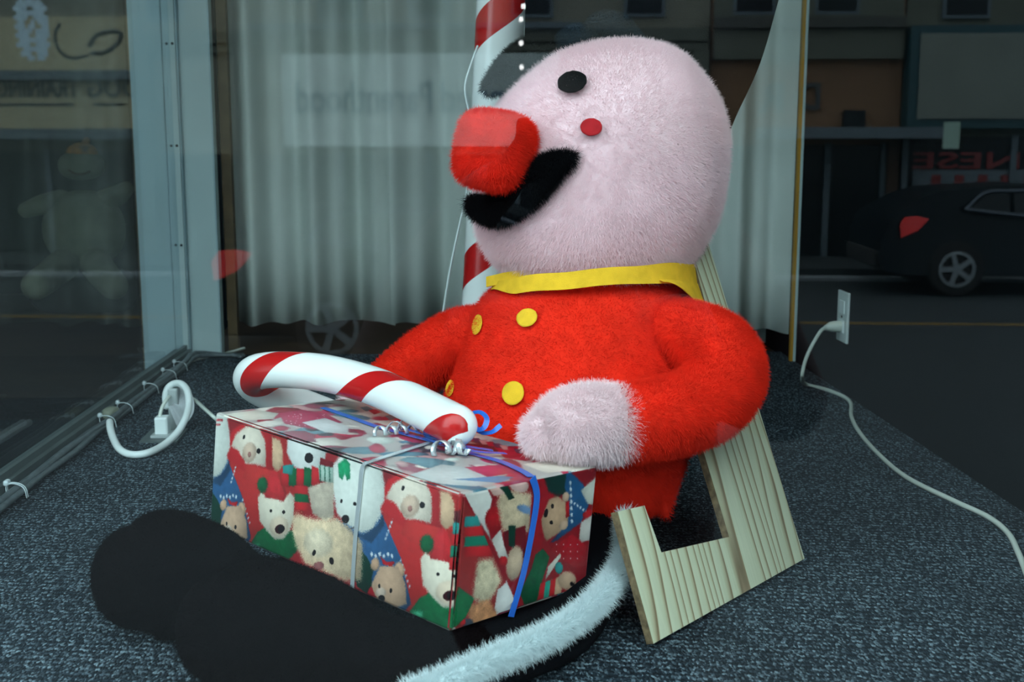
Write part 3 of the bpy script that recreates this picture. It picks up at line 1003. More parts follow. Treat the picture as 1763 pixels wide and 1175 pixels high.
# scarf and shaggy fur at the near corner
for i, c in enumerate(((96, 34, 40), TEAL, RED, (24, 122, 96), RED)):
    front.poly([(782 - i * 2, 880 + i * 20), (797, 880 + i * 20), (796, 902 + i * 20), (781 - i * 2, 902 + i * 20)], c)
front.ell(800, 1000, 16, 40, 10, (206, 186, 150), fz=.002, tex=.1)
front.poly([(365, 722), (384, 722), (384, 726), (365, 725)], (200, 60, 70)); front.poly([(365, 730), (380, 730), (380, 733), (365, 733)], (200, 60, 70))

# right (near end) face
r = right
r.poly([(797, 850), (812, 835), (838, 838), (847, 860), (838, 900), (845, 930), (815, 880)], (214, 212, 204), fz=.0006, tex=.03)
r.ell(851, 895, 16, 22, 0, (176, 24, 32), fz=.0008, tex=.08)
r.poly([(795, 858), (820, 895), (853, 968), (882, 1030), (850, 1080), (780, 1096), (788, 980)], (150, 44, 44))
for i, c in enumerate((TEAL, RED, (24, 122, 96), RED)):
    r.poly([(799, 890 + i * 17), (822 + i * 6, 888 + i * 17), (828 + i * 6, 905 + i * 17), (797, 907 + i * 17)], c)
r.poly([(820, 965), (846, 962), (862, 1000), (850, 1020), (836, 1040), (812, 1030)], (206, 190, 158), fz=.002, tex=.12)
r.poly([(855, 1015), (872, 1000), (885, 1030), (882, 1060), (856, 1070), (850, 1045)], (220, 218, 214), fz=.0006)
r.poly([(800, 1045), (840, 1030), (856, 1060), (848, 1074), (812, 1080)], (190, 130, 90), fz=.0015, tex=.2)
r.ell(803, 1072, 10, 8, 0, (60, 66, 76)); r.ell(795, 1070, 5, 6, 0, RED)
r.poly([(788, 1010), (815, 1030), (800, 1062), (782, 1080), (776, 1095)], GRN, tex=.1)
r.poly([(860, 850), (880, 845), (915, 850), (912, 915), (890, 920), (866, 915), (856, 870)], (206, 182, 150), fz=.002, tex=.12)
r.ell(905, 878, 16, 7, 20, (110, 140, 176), fz=.001)
r.poly([(868, 915), (905, 905), (905, 960), (880, 985), (868, 950)], (110, 20, 30))
r.poly([(875, 905), (888, 905), (886, 945), (876, 940)], DGR)
r.poly([(846, 930), (862, 912), (868, 940), (875, 960), (862, 966)], (214, 208, 198), fz=.0006)
r.ell(886, 970, 14, 30, 8, (206, 178, 150), fz=.0012, tex=.06)
r.ell(866, 966, 8, 8, 0, (190, 30, 38))
r.poly([(838, 835), (868, 832), (872, 850), (850, 855)], (210, 170, 158), fz=.0006)
r.ell(893, 835, 18, 12, 20, (222, 180, 172), fz=.0006)
r.poly([(858, 824), (874, 836), (886, 858), (876, 862), (868, 848), (852, 830)], DGR)
r.poly([(925, 815), (935, 815), (960, 870), (935, 930), (920, 985), (905, 1000), (915, 860)], (160, 24, 36), tex=.08)
r.poly([(934, 815), (975, 812), (985, 845), (960, 855), (945, 848)], (18, 52, 48), fz=.0012, tex=.1)
r.poly([(976, 806), (1000, 830), (1020, 855), (1014, 868), (1000, 900), (960, 930), (945, 936), (965, 915), (980, 870), (972, 840)], (32, 84, 128), fz=.001, tex=.06)
for a in range(7):
    r.ell(982 + a * .4, 832 + a * 11, 2, 4, -10, (200, 212, 222)); r.ell(984 + a * 5, 864 + a * 3.5, 2, 2.4, 0, (206, 216, 226))
r.poly([(932, 895), (945, 860), (960, 855), (978, 870), (978, 900), (962, 918), (940, 932), (934, 915)], (196, 158, 126), fz=.0009, tex=.06)
r.ell(974, 856, 6, 9, 10, (206, 170, 144), fz=.0007); r.ell(970, 905, 7, 9, 40, (206, 170, 144), fz=.0007)
r.ell(940, 884, 3.4, 8, 12, BLK, fz=.0003); r.ell(951, 872, 2.6, 4, 0, BLK, fz=.0002); r.ell(949, 900, 3, 3.4, 0, BLK, fz=.0002)
r.poly([(974, 865), (980, 862), (980, 890), (974, 892)], (186, 24, 34))
r.poly([(1000, 845), (1034, 815), (1030, 870), (1012, 868)], (214, 214, 200), fz=.001)
r.poly([(1000, 900), (1022, 885), (1016, 930), (996, 935)], (206, 200, 192), fz=.0008); r.ell(1012, 885, 10, 6, -30, (190, 30, 38))
r.poly([(945, 945), (985, 920), (1010, 940), (1005, 985), (960, 960)], (172, 28, 40), fz=.0008)
for a in range(12):
    r.ell(958 + (a % 4) * 12, 938 + (a // 4) * 12, 1, 1.4, 0, (220, 170, 170), fz=.0002)
r.poly([(922, 955), (935, 945), (946, 960), (932, 1005), (920, 1050), (905, 1050), (895, 1020), (915, 980)], (10, 82, 50), tex=.12)
r.poly([(965, 952), (966, 958), (945, 990), (938, 1000), (944, 975)], (200, 196, 182)); r.ell(962, 978, 7, 10, 0, TEAL)
for i, c in enumerate((RED, (40, 150, 130), RED, (206, 168, 136))):
    r.poly([(930 + i * 9, 1005 - i * 3), (942 + i * 9, 1000 - i * 3), (938 + i * 9, 1030), (926 + i * 9, 1034)], c)
r.ell(976, 1000, 16, 16, 0, (204, 168, 140), fz=.001); r.ell(985, 1006, 4, 4, 0, BLK)
r.poly([(985, 1030), (1004, 1000), (1003, 1012), (960, 1026)], (24, 70, 60))

# top face, seen nearly edge on: stretched patches of the same print
t_ = top
rr_ = random.Random(11)
cols = [(176, 44, 74), (176, 44, 74), (214, 206, 196), (206, 196, 190), (96, 140, 152), (70, 120, 140), (150, 70, 90), (196, 150, 150), (60, 52, 60), (206, 214, 206), (150, 36, 52), (224, 216, 206)]
for i in range(150):
    a, b = rr_.uniform(0, LX), rr_.uniform(0, LY)
    q = rr_.uniform(.010, .034)
    n_ = 9
    pts = []
    ro = rr_.uniform(0, 6.28)
    ecc = rr_.uniform(.35, .9)
    for j in range(n_):
        t = 2 * math.pi * j / n_
        kk = q * rr_.uniform(.75, 1.2)
        x_, y_ = kk * math.cos(t), kk * ecc * math.sin(t)
        pts.append((a + x_ * math.cos(ro) - y_ * math.sin(ro), b + x_ * math.sin(ro) + y_ * math.cos(ro)))
    t_.poly(pts, rr_.choice(cols), fz=.0012, tex=.05, px=False)
t_.poly([(480, 712), (520, 706), (560, 712), (590, 728), (540, 740), (490, 730)], (176, 38, 80), fz=.001)
for a in range(40):
    t_.ell(492 + rr_.uniform(0, 70), 712 + rr_.uniform(0, 26), .9, .6, 0, (236, 190, 200), fz=.0002)
t_.poly([(520, 728), (560, 720), (600, 735), (600, 748), (560, 745)], (206, 208, 208), fz=.001)
t_.poly([(372, 716), (440, 706), (480, 712), (470, 722), (400, 726)], (224, 218, 204), fz=.001)
t_.poly([(640, 725), (720, 722), (760, 745), (690, 742)], (222, 218, 206), fz=.001)
t_.poly([(700, 820), (760, 800), (860, 812), (880, 828), (820, 838), (760, 834)], (200, 206, 204), fz=.001)
t_.poly([(800, 805), (870, 800), (900, 812), (840, 822)], (190, 60, 90), fz=.001)
t_.poly([(780, 826), (860, 820), (884, 822), (860, 832)], (90, 140, 176), fz=.001)
t_.poly([(900, 800), (960, 790), (1034, 800), (1030, 806), (940, 815)], (226, 214, 200), fz=.001)
t_.poly([(850, 770), (905, 768), (920, 785), (870, 790)], (170, 24, 60), fz=.001)
for i in range(10):
    t_.poly([(800 + i * 12, 752 + i * 3), (812 + i * 12, 752 + i * 3), (822 + i * 12, 760 + i * 3), (806 + i * 12, 760 + i * 3)], [(170, 30, 60), (40, 60, 90), (200, 150, 150)][i % 3])
for i in range(6):
    t_.poly([(620 + i * 14, 702 + i * 5), (632 + i * 14, 700 + i * 5), (644 + i * 14, 706 + i * 5), (630 + i * 14, 709 + i * 5)], [(40, 130, 136), (190, 50, 70), (196, 186, 176)][i % 3])

GAIN = .92
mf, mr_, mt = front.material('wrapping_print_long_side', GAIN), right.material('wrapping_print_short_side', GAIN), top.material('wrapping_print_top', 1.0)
gift = empty('gift_box', 'rectangular gift box wrapped in teddy bear paper with blue and silver ribbon', 'gift', bp(LX / 2, LY / 2, LZ))
# paper-wrapped body: bevelled corners, print mapped on each side
bm = bmesh.new()
cs = {}
for a in (0, 1):
    for b in (0, 1):
        for c in (0, 1):
            cs[a, b, c] = bm.verts.new(bp(a * LX, b * LY, c * LZ))
def q(*k): bm.faces.new([cs[i] for i in k])
q((0, 0, 0), (1, 0, 0), (1, 0, 1), (0, 0, 1)); q((0, 1, 0), (1, 1, 0), (1, 1, 1), (0, 1, 1))
q((0, 0, 0), (0, 1, 0), (0, 1, 1), (0, 0, 1)); q((1, 0, 0), (1, 1, 0), (1, 1, 1), (1, 0, 1))
q((0, 0, 0), (1, 0, 0), (1, 1, 0), (0, 1, 0)); q((0, 0, 1), (1, 0, 1), (1, 1, 1), (0, 1, 1))
bmesh.ops.bevel(bm, geom=bm.edges[:], offset=.004, segments=3, affect='EDGES', profile=.5)
bmesh.ops.recalc_face_normals(bm, faces=bm.faces[:])
uvl = bm.loops.layers.uv.new('UVMap')
for f in bm.faces:
    nrm = f.normal
    ax = max((abs(nrm.dot(EX)), 0), (abs(nrm.dot(EY)), 1), (abs(nrm.dot(EZ)), 2))[1]
    f.material_index = {1: 0, 0: 1, 2: 2}[ax]
    for l in f.loops:
        d = l.vert.co - BO
        a, b, c = d.dot(EX) / LX, d.dot(EY) / LY, d.dot(EZ) / LZ
        l[uvl].uv = {1: (a, c), 0: (b, c), 2: (a, b)}[ax]
me = bpy.data.meshes.new('wrapped_body')
bm.to_mesh(me); bm.free()
for m in (mf, mr_, mt): me.materials.append(m)
gb = link(bpy.data.objects.new('wrapped_body', me))
parent_keep(gb, gift)
# folded paper flap on the near end: a proud triangle whose long edge casts a line
def end_pt(x, y):
    u, v = right.uv(x, y)
    return bp(0, max(u, .004), min(v, LZ - .003))
FX = -EX
flap_px = [(797, 851), (853, 968), (884, 1034), (850, 1078), (782, 1098)]
bm = bmesh.new()
lo = [bm.verts.new(end_pt(*p) + FX * .0002) for p in flap_px]
hi = [bm.verts.new(end_pt(*p) + FX * .0016) for p in flap_px]
bm.faces.new(hi); bm.faces.new(lo[::-1])
for i in range(5): bm.faces.new((lo[i], lo[(i + 1) % 5], hi[(i + 1) % 5], hi[i]))
uvl = bm.loops.layers.uv.new('UVMap')
for f in bm.faces:
    for l in f.loops:
        d = l.vert.co - BO
        l[uvl].uv = (d.dot(EY) / LY, d.dot(EZ) / LZ)
parent_keep(bm_obj('paper_flap', bm, mr_), gift)

M_blue = mat('blue_satin_ribbon', srgb(44, 104, 200), .25, spec=.6)
M_silver = mat('silver_ribbon', srgb(212, 220, 224), .2, metal=.55)
def on_face(F_, x, y, off):
    u, v = F_.uv(x, y)
    nn = F_.n if F_.n.dot(CAM - F_.o) > 0 else -F_.n
    return F_.o + F_.e1 * u + F_.e2 * v + nn * off, nn.normalized()
def ribbon(name, rows, wd, m, n=5, parent=None):
    P, Q = [], []
    for F_, x, y, off in rows:
        p, nn = on_face(F_, x, y, off)
        P.append(p); Q.append(nn)
    return parent_keep(strip(name, P, Q, wd, m, None, .0006, n), parent or gift)
TP, FRT, RT = top, front, right
rb1 = ribbon('ribbon', [(TP, 556, 704, .0012), (TP, 600, 719, .0012), (TP, 650, 737, .0012), (TP, 740, 762, .002), (TP, 800, 781, .002), (TP, 860, 797, .0015), (TP, 895, 812, .0014), (TP, 915, 823.5, .0012)], .0095, M_blue)
rb1['label'] = 'blue satin ribbon over the box'
rb1 = ribbon('ribbon', [(RT, 915, 822.5, .0012), (RT, 921, 842, .0013), (RT, 922, 862, .0014), (RT, 916, 905, .0012), (RT, 900, 985, .0012), (RT, 878, 1062, .0012)], .0095, M_blue)
rb1['label'] = 'blue satin ribbon over the box'
rb2 = ribbon('ribbon', [(TP, 740, 765, .002), (TP, 690, 781, .0016), (TP, 640, 797, .0014), (FRT, 626, 806, .0014), (FRT, 621, 850, .0012), (FRT, 614, 920, .0012), (FRT, 608, 1012, .0012)], .006, M_silver)
rb2['label'] = 'silver ribbon over the long side'
# bow: loose curls of ribbon
def curl(name, c0, c1, turns, rad, wd, m, lift=.0):
    a, nn = on_face(TP, *c0, rad + .002 + lift)
    b, _ = on_face(TP, *c1, rad + .002 + lift)
    ax = (b - a)
    e1 = ax.normalized(); e3 = nn; e2 = e3.cross(e1).normalized()
    P, Q = [], []
    N_ = int(turns * 10) + 1
    for i in range(N_):
        t = i / (N_ - 1)
        th = t * turns * 2 * math.pi - math.pi / 2
        rad_ = rad * (1 - .25 * t)
        o = e2 * math.cos(th) + e3 * math.sin(th)
        P.append(a + ax * t + o * rad_); Q.append(o)
    A = [tuple(p) for p in P]
    V, F = [], []
    for i, (p, o) in enumerate(zip(P, Q)):
        for s_, k_ in ((-1, 0), (1, 0), (1, 1), (-1, 1)):
            V.append(p + e1 * s_ * wd / 2 + o * k_ * .0005)
    for i in range(N_ - 1):
        for x_ in range(4):
            y_ = (x_ + 1) % 4
            F.append((4 * i + x_, 4 * i + y_, 4 * i + 4 + y_, 4 * i + 4 + x_))
    return parent_keep(mesh_obj(name, V, F, m, None, True), gift)
for args in (((645, 754), (722, 750), 4.2, .006, .0055, M_silver), ((672, 750), (700, 742), 1.6, .007, .0055, M_silver), ((748, 788), (800, 782), 2.2, .0085, .0075, M_silver),
             ((776, 786), (802, 790), 1.2, .010, .007, M_silver)):
    curl('ribbon_curl', *args)
def free_ribbon(name, rows, wd, m, nrm):
    P = [dp(x, y, Y) for x, y, Y in rows]
    return parent_keep(strip(name, P, [Vector(nrm)] * len(P), wd, m, None, .0006, 6), gift)
free_ribbon('ribbon_curl', [(800, 748, 1.335), (815, 742, 1.34), (832, 738, 1.34), (838, 722, 1.345), (828, 711, 1.35), (815, 712, 1.355), (812, 722, 1.355), (820, 738, 1.35), (832, 746, 1.345), (848, 744, 1.34), (862, 733, 1.34)], .0065, M_blue, (.2, -.55, .8))
bw, bz = on_face(TP, 738, 757, .006)
for rows in ([(735, 756), (760, 768), (800, 779), (848, 782)], [(735, 756), (770, 772), (815, 788), (870, 787)], [(735, 756), (720, 756), (700, 750)], [(735, 760), (745, 770), (762, 775)]):
    ribbon('ribbon_tail', [(TP, x, y, .004 + .004 * math.sin(3.14 * i / 3)) for i, (x, y) in enumerate(rows)], .0075, M_blue)
kp, kn = on_face(TP, 738, 755, .006)
parent_keep(superball(kp, .007, .007, .005, 2.4, Matrix.Rotation(.4, 3, 'Z'), 'ribbon_knot', M_blue), gift)
free_ribbon('ribbon_tail', [(737, 754, kp.y), (736, 744, kp.y), (737, 734, kp.y + .002)], .005, M_blue, (.3, -1, .2))

# ------------------------------------------------------------------ candy canes
def cane_path(rows, r):
    out = []
    for x, y, Y in rows:
        p = dp(x, y, Y)
        out.append((p.x, p.y, p.z, r))
    return out
M_cane = stripe_mat('candy_stripe_small', 5.5, .26, off=.65, sign=-1)
c1 = tube('candy_cane', cane_path([(786, 733, 1.335), (750, 715, 1.37), (700, 690, 1.42), (640, 664, 1.475), (560, 643, 1.525), (490, 637, 1.56), (447, 640, 1.585), (432, 652, 1.61), (446, 668, 1.63), (480, 684, 1.645), (530, 703, 1.655), (600, 730, 1.665)], .0245), M_cane, None, 40, 10)
tag(c1, 'red and white striped plastic candy cane lying on top of the gift box', 'candy cane')
M_pole = stripe_mat('candy_stripe_pole', 4.7, .31, off=.63, sign=1)
pr = .0445
pts = [dp(829, 620, 2.2), dp(836, 520, 2.2), dp(848, 300, 2.2), dp(862, 20, 2.2), dp(870, -160, 2.2)]
ztop = pts[-1]
foot = Vector((pts[0].x - .003, 2.2, pr + .002))
hook = [Vector((ztop.x, 2.2, ztop.z + .2)), Vector((ztop.x + .02, 2.2, ztop.z + .32)), Vector((ztop.x + .09, 2.2, ztop.z + .39)), Vector((ztop.x + .17, 2.2, ztop.z + .36)), Vector((ztop.x + .20, 2.2, ztop.z + .26))]
c2 = tube('candy_cane', [(p.x, p.y, p.z, pr) for p in [foot] + pts + hook], M_pole, None, 40, 10)
tag(c2, 'tall red and white striped candy cane pole standing upright behind the plush figure', 'candy cane')

# ------------------------------------------------------------------ cords and outlets
# right wall outlet
oc = [atx(1445, 505, XR), atx(1465, 592, XR)]
o_c = Vector((XR, 2.637, .175))
ow = empty('wall_outlet', 'white wall outlet plate with a plugged-in cord on the black right wall', 'outlet', o_c)
parent_keep(box('plate', (XR - .003, o_c.y, o_c.z), (.006, .074, .116), M_greyplastic2, None, .002), ow)
for dz in (-.022, .022):
    parent_keep(box('socket', (XR - .0065, o_c.y, o_c.z + dz), (.003, .034, .030), M_whiteplastic, None, .001), ow)
parent_keep(box('screw', (XR - .0065, o_c.y, o_c.z), (.002, .005, .005), M_dkmetal, None, .0005), ow)
plug = Vector((XR - .024, o_c.y, o_c.z - .022))
pc = empty('power_cord', 'off-white power cord running from the right wall outlet across the carpet', 'cord', plug)
parent_keep(tube('plug', [(XR - .007, plug.y, plug.z, .013), (XR - .028, plug.y, plug.z - .001, .012), (XR - .042, plug.y - .004, plug.z - .003, .007)], M_offcord, None, 16, 5), pc)
cp = [Vector((XR - .042, plug.y - .004, plug.z - .003)), dp(1412, 572, 2.61), dp(1390, 612, 2.58), dp(1381, 648, 2.56)]
cp += [fl(1388, 662, .004), fl(1425, 672, .004), fl(1462, 690, .004), fl(1466, 718, .004), fl(1480, 745, .004), fl(1510, 780, .004), fl(1560, 822, .004), fl(1640, 862, .004), fl(1700, 890, .004), fl(1735, 918, .004), fl(1752, 950, .004), fl(1768, 990, .004), fl(1785, 1040, .004)]
parent_keep(wire('cable', cp, .0042, M_offcord, None, 10, 6), pc)

# floor outlet on the left with two plugs and the looped cord
fo_c = fl(287, 752)
fo = empty('floor_outlet', 'dull metal floor outlet plate set in the carpet at left', 'outlet', fo_c)
pl = [fl(240, 763), fl(305, 763), fl(324, 740), fl(262, 740)]
parent_keep(prism('plate', [(p.x, p.y) for p in pl], 0, .003, M_rail), fo)
parent_keep(box('socket', (fo_c.x + .0, fo_c.y, .005), (.05, .05, .006), M_greyplastic, None, .001), fo)
wc = empty('white_extension_cord', 'thick white cord looping from the floor outlet to the cable bundle, with paper tag', 'cord', fo_c)
pb = fl(281, 752); pY = pb.y
parent_keep(box('plug', (pb.x, pY, .022), (.026, .028, .038), M_whiteplastic, None, .004), wc)
pb2 = fl(291, 748)
parent_keep(box('plug', (pb2.x + .004, pb2.y + .035, .0435), (.020, .024, .085), M_greyplastic, None, .004), wc)
Yl = pY + .02
loop = [(287, 700, Yl + .03), (285, 682, Yl + .03), (290, 668, Yl + .03), (300, 661, Yl + .03), (313, 662, Yl + .02), (323, 675, Yl), (325, 700, Yl - .03), (318, 724, Yl - .07), (303, 748, Yl - .1), (280, 768, Yl - .14), (252, 780, 2.10)]
lp = [dp(*q_) for q_ in loop]
lp[-1] = fl(252, 781, .009)
lp += [fl(225, 783, .007), fl(206, 774, .012), fl(195, 755, .02), fl(190, 738, .03), fl(189, 727, .035)]
parent_keep(wire('cable', lp, .0068, M_whiteplastic, None, 14, 7), wc)
parent_keep(wire('cable', [dp(275, 735, pY), dp(275, 718, pY), dp(280, 700, pY + .01), dp(290, 685, pY + .03), dp(300, 679, pY + .1), dp(320, 682, pY + .13), dp(335, 689, pY + .1), dp(352, 704, pY + .0), dp(372, 722, pY - .05), fl(395, 742, .004)], .0036, M_offcord, None, 10, 6), wc)
tg = [dp(302, 668, Yl + .05), dp(312, 684, Yl + .04), dp(315, 702, Yl + .03), dp(308, 714, Yl), dp(298, 719, Yl - .02)]
M_tag = mat('white_paper_tag', srgb(220, 228, 232), .5, noise=.12, nscale=400)
parent_keep(strip('tag', tg, [Vector((.55, -.75, .3))] * 5, .046, M_tag, None, .0006), wc)

# cable bundle along the left pane with clips
rnd = random.Random(5)
cb = empty('cable_bundle', 'dusty bundle of clear sleeved cables tied along the left window rail', 'cable', fl(120, 800))
for k in range(3):
    pts = []
    for i in range(16):
        y = front_y(XL) + .12 + (YB - .08 - front_y(XL) - .12) * i / 15
        pts.append((XL + .042 + .007 * k + rnd.uniform(-.004, .004), y, .011 + .006 * (k == 1) + rnd.uniform(-.001, .003)))
    pts.append((XL + .10 + .02 * k, YB - .045, .006))
    pts.append((XL + .16, YB - .04 - .01 * k, .005))
    parent_keep(wire('cable', pts, .0075 - .001 * k, M_clear, None, 8, 3), cb)
M_tie = mat('clear_plastic_tie', srgb(190, 204, 208), .3)
for i, (x, y) in enumerate(((190, 712), (215, 690), (264, 657), (291, 634), (316, 620), (40, 828), (60, 826))):
    cl_ = fl(x, y, .03)
    yv = cl_.y
    pts = [(XL + .030, yv, .003), (XL + .030, yv, .022), (XL + .045, yv - .004, .026), (XL + .060, yv - .008, .020), (XL + .064, yv - .008, .004)]
    tie = parent_keep(wire('cable_tie', pts, .0010, M_tie, None, 6, 4), cb)
    k = superball((XL + .030, yv, .026), .0045, .0045, .005, 2.5, Matrix(), 'tie_head', M_tie)
    k.parent = tie
    k.matrix_parent_inverse = Matrix()
parent_keep(superball((fl(192, 727).x, fl(192, 727).y, .018), .014, .021, .014, 2.6, Matrix.Rotation(-.3, 3, 'Z'), 'cord_connector', mat('grey_green_plug', srgb(120, 126, 110), .6)), cb)
tc_ = wire('thin_cord', [fl(330, 622, .004), fl(345, 617, .004), fl(372, 612, .004), fl(388, 609, .004), fl(420, 600, .004)], .004, M_offcord, None, 8, 5)
tag(tc_, 'thin off-white cord on the carpet at the foot of the corner post', 'cord')
hw = wire('hanging_wire', [dp(822, 80, 2.12), dp(812, 108, 2.12), dp(802, 140, 2.12), dp(801, 160, 2.12), dp(808, 195, 2.12), dp(815, 215, 2.12), dp(812, 270, 2.13), dp(802, 338, 2.14), dp(786, 410, 2.15), dp(772, 480, 2.16), dp(762, 542, 2.17), dp(750, 600, 2.18), dp(742, 640, 2.2), (dp(742, 640, 2.2).x, 2.2, .004)], .0020, M_whiteplastic, None, 8, 6)
tag(hw, 'thin white light string wire dangling beside the candy cane pole', 'wire')
# ------------------------------------------------------------------ our own shop front, entry recess
M_front = mat('dark_shopfront_paint', (.05, .055, .06), .7, noise=.1, nscale=3)
M_pave = mat('grey_pavement', (.008, .0125, .0155), .8, noise=.2, nscale=2, bump=.2, bscale=60)
M_road = mat('asphalt', (.009, .0155, .0195), .8, noise=.2, nscale=1.5, bump=.3, bscale=80)
ZS, ZR = -1.20, -1.35
GL = GN * GD
def gp(s_, d_):                     # along the big pane, and distance out from it (positive towards the street)
    p = GL + GT * s_ - GN * d_
    return (p.x, p.y)
struct(prism('wall_front', [gp(-.86, .03), gp(.80, .03), gp(.80, -.06), gp(-.86, -.06)], ZS, -.05, M_front))
struct(prism('wall_above', [gp(-6, .04), gp(6, .04), gp(6, -.25), gp(-6, -.25)], 2.4, 7.0, M_front))
struct(prism('wall_front_right', [gp(.80, .04), gp(6, .04), gp(6, -.10), gp(.80, -.10)], ZS, 2.4, M_front))
struct(prism('wall_front_left', [gp(-6, .04), gp(-2.35, .04), gp(-2.35, -.15), gp(-6, -.15)], ZS, 2.4, M_front))
struct(prism('wall_left', [(-2.62, .9), (-2.5, .9), (-2.5, 6.2), (-2.62, 6.2)], ZS, 2.4, M_inner))
struct(prism('wall_recess', [(-2.62, 6.2), (XL - .1, 6.2), (XL - .1, 6.3), (-2.62, 6.3)], ZS, 2.4, M_inner))
struct(prism('wall_low', [(XL - .03, front_y(XL) + .02), (XL - .022, front_y(XL) + .02), (XL - .022, 6.2), (XL - .03, 6.2)], ZS, 0, M_inner))
struct(prism('wall_recess_side', [(XL - .10, YB + .12), (XL - .02, YB + .12), (XL - .02, 6.2), (XL - .10, 6.2)], 0, 2.4, M_inner))
struct(prism('floor_recess', [(-2.5, 3.5), (XL - .03, 3.5), (XL - .03, 6.2), (-2.5, 6.2)], -.25, -.2, M_brownfloor))
struct(prism('floor_entry', [(-2.5, .9), (XL - .03, .8), (XL - .03, 3.5), (-2.5, 3.5)], ZS - .1, ZS, M_pave))
struct(prism('wall_step', [(-2.5, 3.5), (XL - .03, 3.5), (XL - .03, 3.58), (-2.5, 3.58)], ZS, -.2, M_inner))

# a second plush figure sitting at the back of the recess, seen dimly through the return pane
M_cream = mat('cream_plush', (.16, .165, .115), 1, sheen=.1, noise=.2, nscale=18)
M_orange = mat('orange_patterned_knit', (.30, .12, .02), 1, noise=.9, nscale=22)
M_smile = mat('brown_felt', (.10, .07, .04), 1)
q0 = Vector((-1.50, 4.55, -.2))
d2 = empty('plush_snowman', 'dim cream plush snowman with orange cap sitting behind the left window pane', 'plush toy', q0)
def at2(x, y, dy=0): return dp(x, y, 4.55 + dy)
k2 = 4.55 / FPX
def ball2(name, x, y, rx, ry, m, dy=0, e=2.1):
    return parent_keep(superball(at2(x, y, dy), rx * k2, rx * k2 * .8, ry * k2, e, Matrix(), name, m), d2)
def tube2(name, rows, m):
    return parent_keep(tube(name, [tuple(at2(x, y, dy)) + (r * k2,) for x, y, r, dy in rows], m, None, 20, 6), d2)
ball2('body', 145, 395, 68, 66, M_cream)
ball2('head', 140, 285, 37, 24, M_cream, 0, 2.4)
ball2('cap', 141, 266, 26, 20, M_orange)
tube2('cap_pompom', [(147, 246, 6, 0), (149, 242, 6, 0)], M_orange)
tube2('smile', [(118, 293, 2, -.06), (128, 299, 2, -.075), (142, 300, 2, -.08), (154, 296, 2, -.07)], M_smile)
tube2('arm', [(105, 345, 18, 0), (75, 352, 17, -.05), (45, 362, 13, -.1)], M_cream)
tube2('arm', [(180, 345, 18, 0), (205, 335, 16, -.05), (218, 325, 12, -.1)], M_cream)
tube2('leg', [(110, 455, 26, -.1), (85, 475, 24, -.3), (62, 492, 22, -.5)], M_cream)
tube2('leg', [(165, 455, 26, -.1), (180, 475, 24, -.25), (196, 492, 22, -.4)], M_cream)
tube2('seat_cushion', [(90, 500, 40, .05), (200, 500, 40, .05)], M_inner)

# ------------------------------------------------------------------ the street the big pane mirrors
SPHI = math.pi - GA
SROT = Matrix.Rotation(SPHI, 4, 'Z')
def sp(px, py, d):
    """where in the street (x along it, y away from the pane, z) the mirror image at this spot comes from, d = length of the light path along the pane's normal"""
    r = ray(px, py)
    P = CAM + r * (d / r.dot(GN))
    return Vector((-P.dot(GT), d - 2 * GD, P.z))
def S(o):
    o.matrix_basis = SROT @ o.matrix_basis
    return o
def s_empty(name, label, cat, loc, group=None):
    e = empty(name, label, cat, SROT @ Vector(loc), group)
    e.rotation_euler = (0, 0, SPHI)
    e['street_base'] = list(loc)
    return e
def into(o, root):
    """hang a mesh drawn in street coordinates under its thing"""
    b = Vector(root['street_base'])
    o.data.transform(Matrix.Translation(-b))
    o.parent = root
    return o
def sub(o, root, par):
    b = Vector(root['street_base'])
    o.data.transform(Matrix.Translation(-b))
    o.parent = par
    return o
Y_F = 19.5 - 2 * GD
o = box2('road', (-26, 2.3, ZR - .1), (26, 15.9, ZR), M_road); struct(S(o))
o = box2('sidewalk', (-26, -.78, ZS - .25), (26, 2.3, ZS), M_pave); struct(S(o))
o = box2('sidewalk', (-26, 15.9, ZS - .25), (26, Y_F + .5, ZS), M_pave); struct(S(o))
yl_ = sp(1500, 553, 12.97).y
o = box2('road_marking', (-26, yl_ - .06, ZR), (26, yl_ + .06, ZR + .004), mat('yellow_road_paint', (.16, .09, .01), .8, noise=.3, nscale=8)); struct(S(o))
o = box2('kerb_snow', (-26, 15.62, ZR), (26, 15.9, ZR + .05), mat('dirty_snow', (.2, .22, .24), .9, noise=.4, nscale=3, bump=.6, bscale=20)); struct(S(o))

M_stone = mat('cream_stone_facade', (.16, .15, .115), .9, noise=.1, nscale=1.2)
M_stone2 = mat('olive_stone_band', (.085, .09, .07), .9, noise=.1, nscale=2)
M_tan = mat('tan_stucco', (.17, .088, .045), .9, noise=.1, nscale=1)
M_beige = mat('beige_signboard', (.40, .35, .215), .8, noise=.06, nscale=3)
M_signwhite = mat('white_signboard', (.42, .47, .46), .6, noise=.04, nscale=3)
M_signcream = mat('cream_signboard', (.15, .165, .145), .7, noise=.06, nscale=2)
M_teal = mat('teal_sign_frame', (.004, .04, .05), .6)
M_shopdark = mat('dark_shop_glass', (.005, .007, .009), .3, spec=.15)
M_winframe = mat('grey_window_frame', (.07, .095, .115), .6)
M_awning = mat('grey_awning', (.085, .11, .13), .7)
M_brick = mat('dark_brown_pilaster', (.05, .026, .016), .9, noise=.2, nscale=6)
M_ltblue = mat('slate_blue_lettering', (.08, .13, .18), .6)
M_ltdark = mat('dark_lettering', (.03, .035, .04), .6)
M_ltred = mat('red_lettering', (.16, .014, .014), .6)

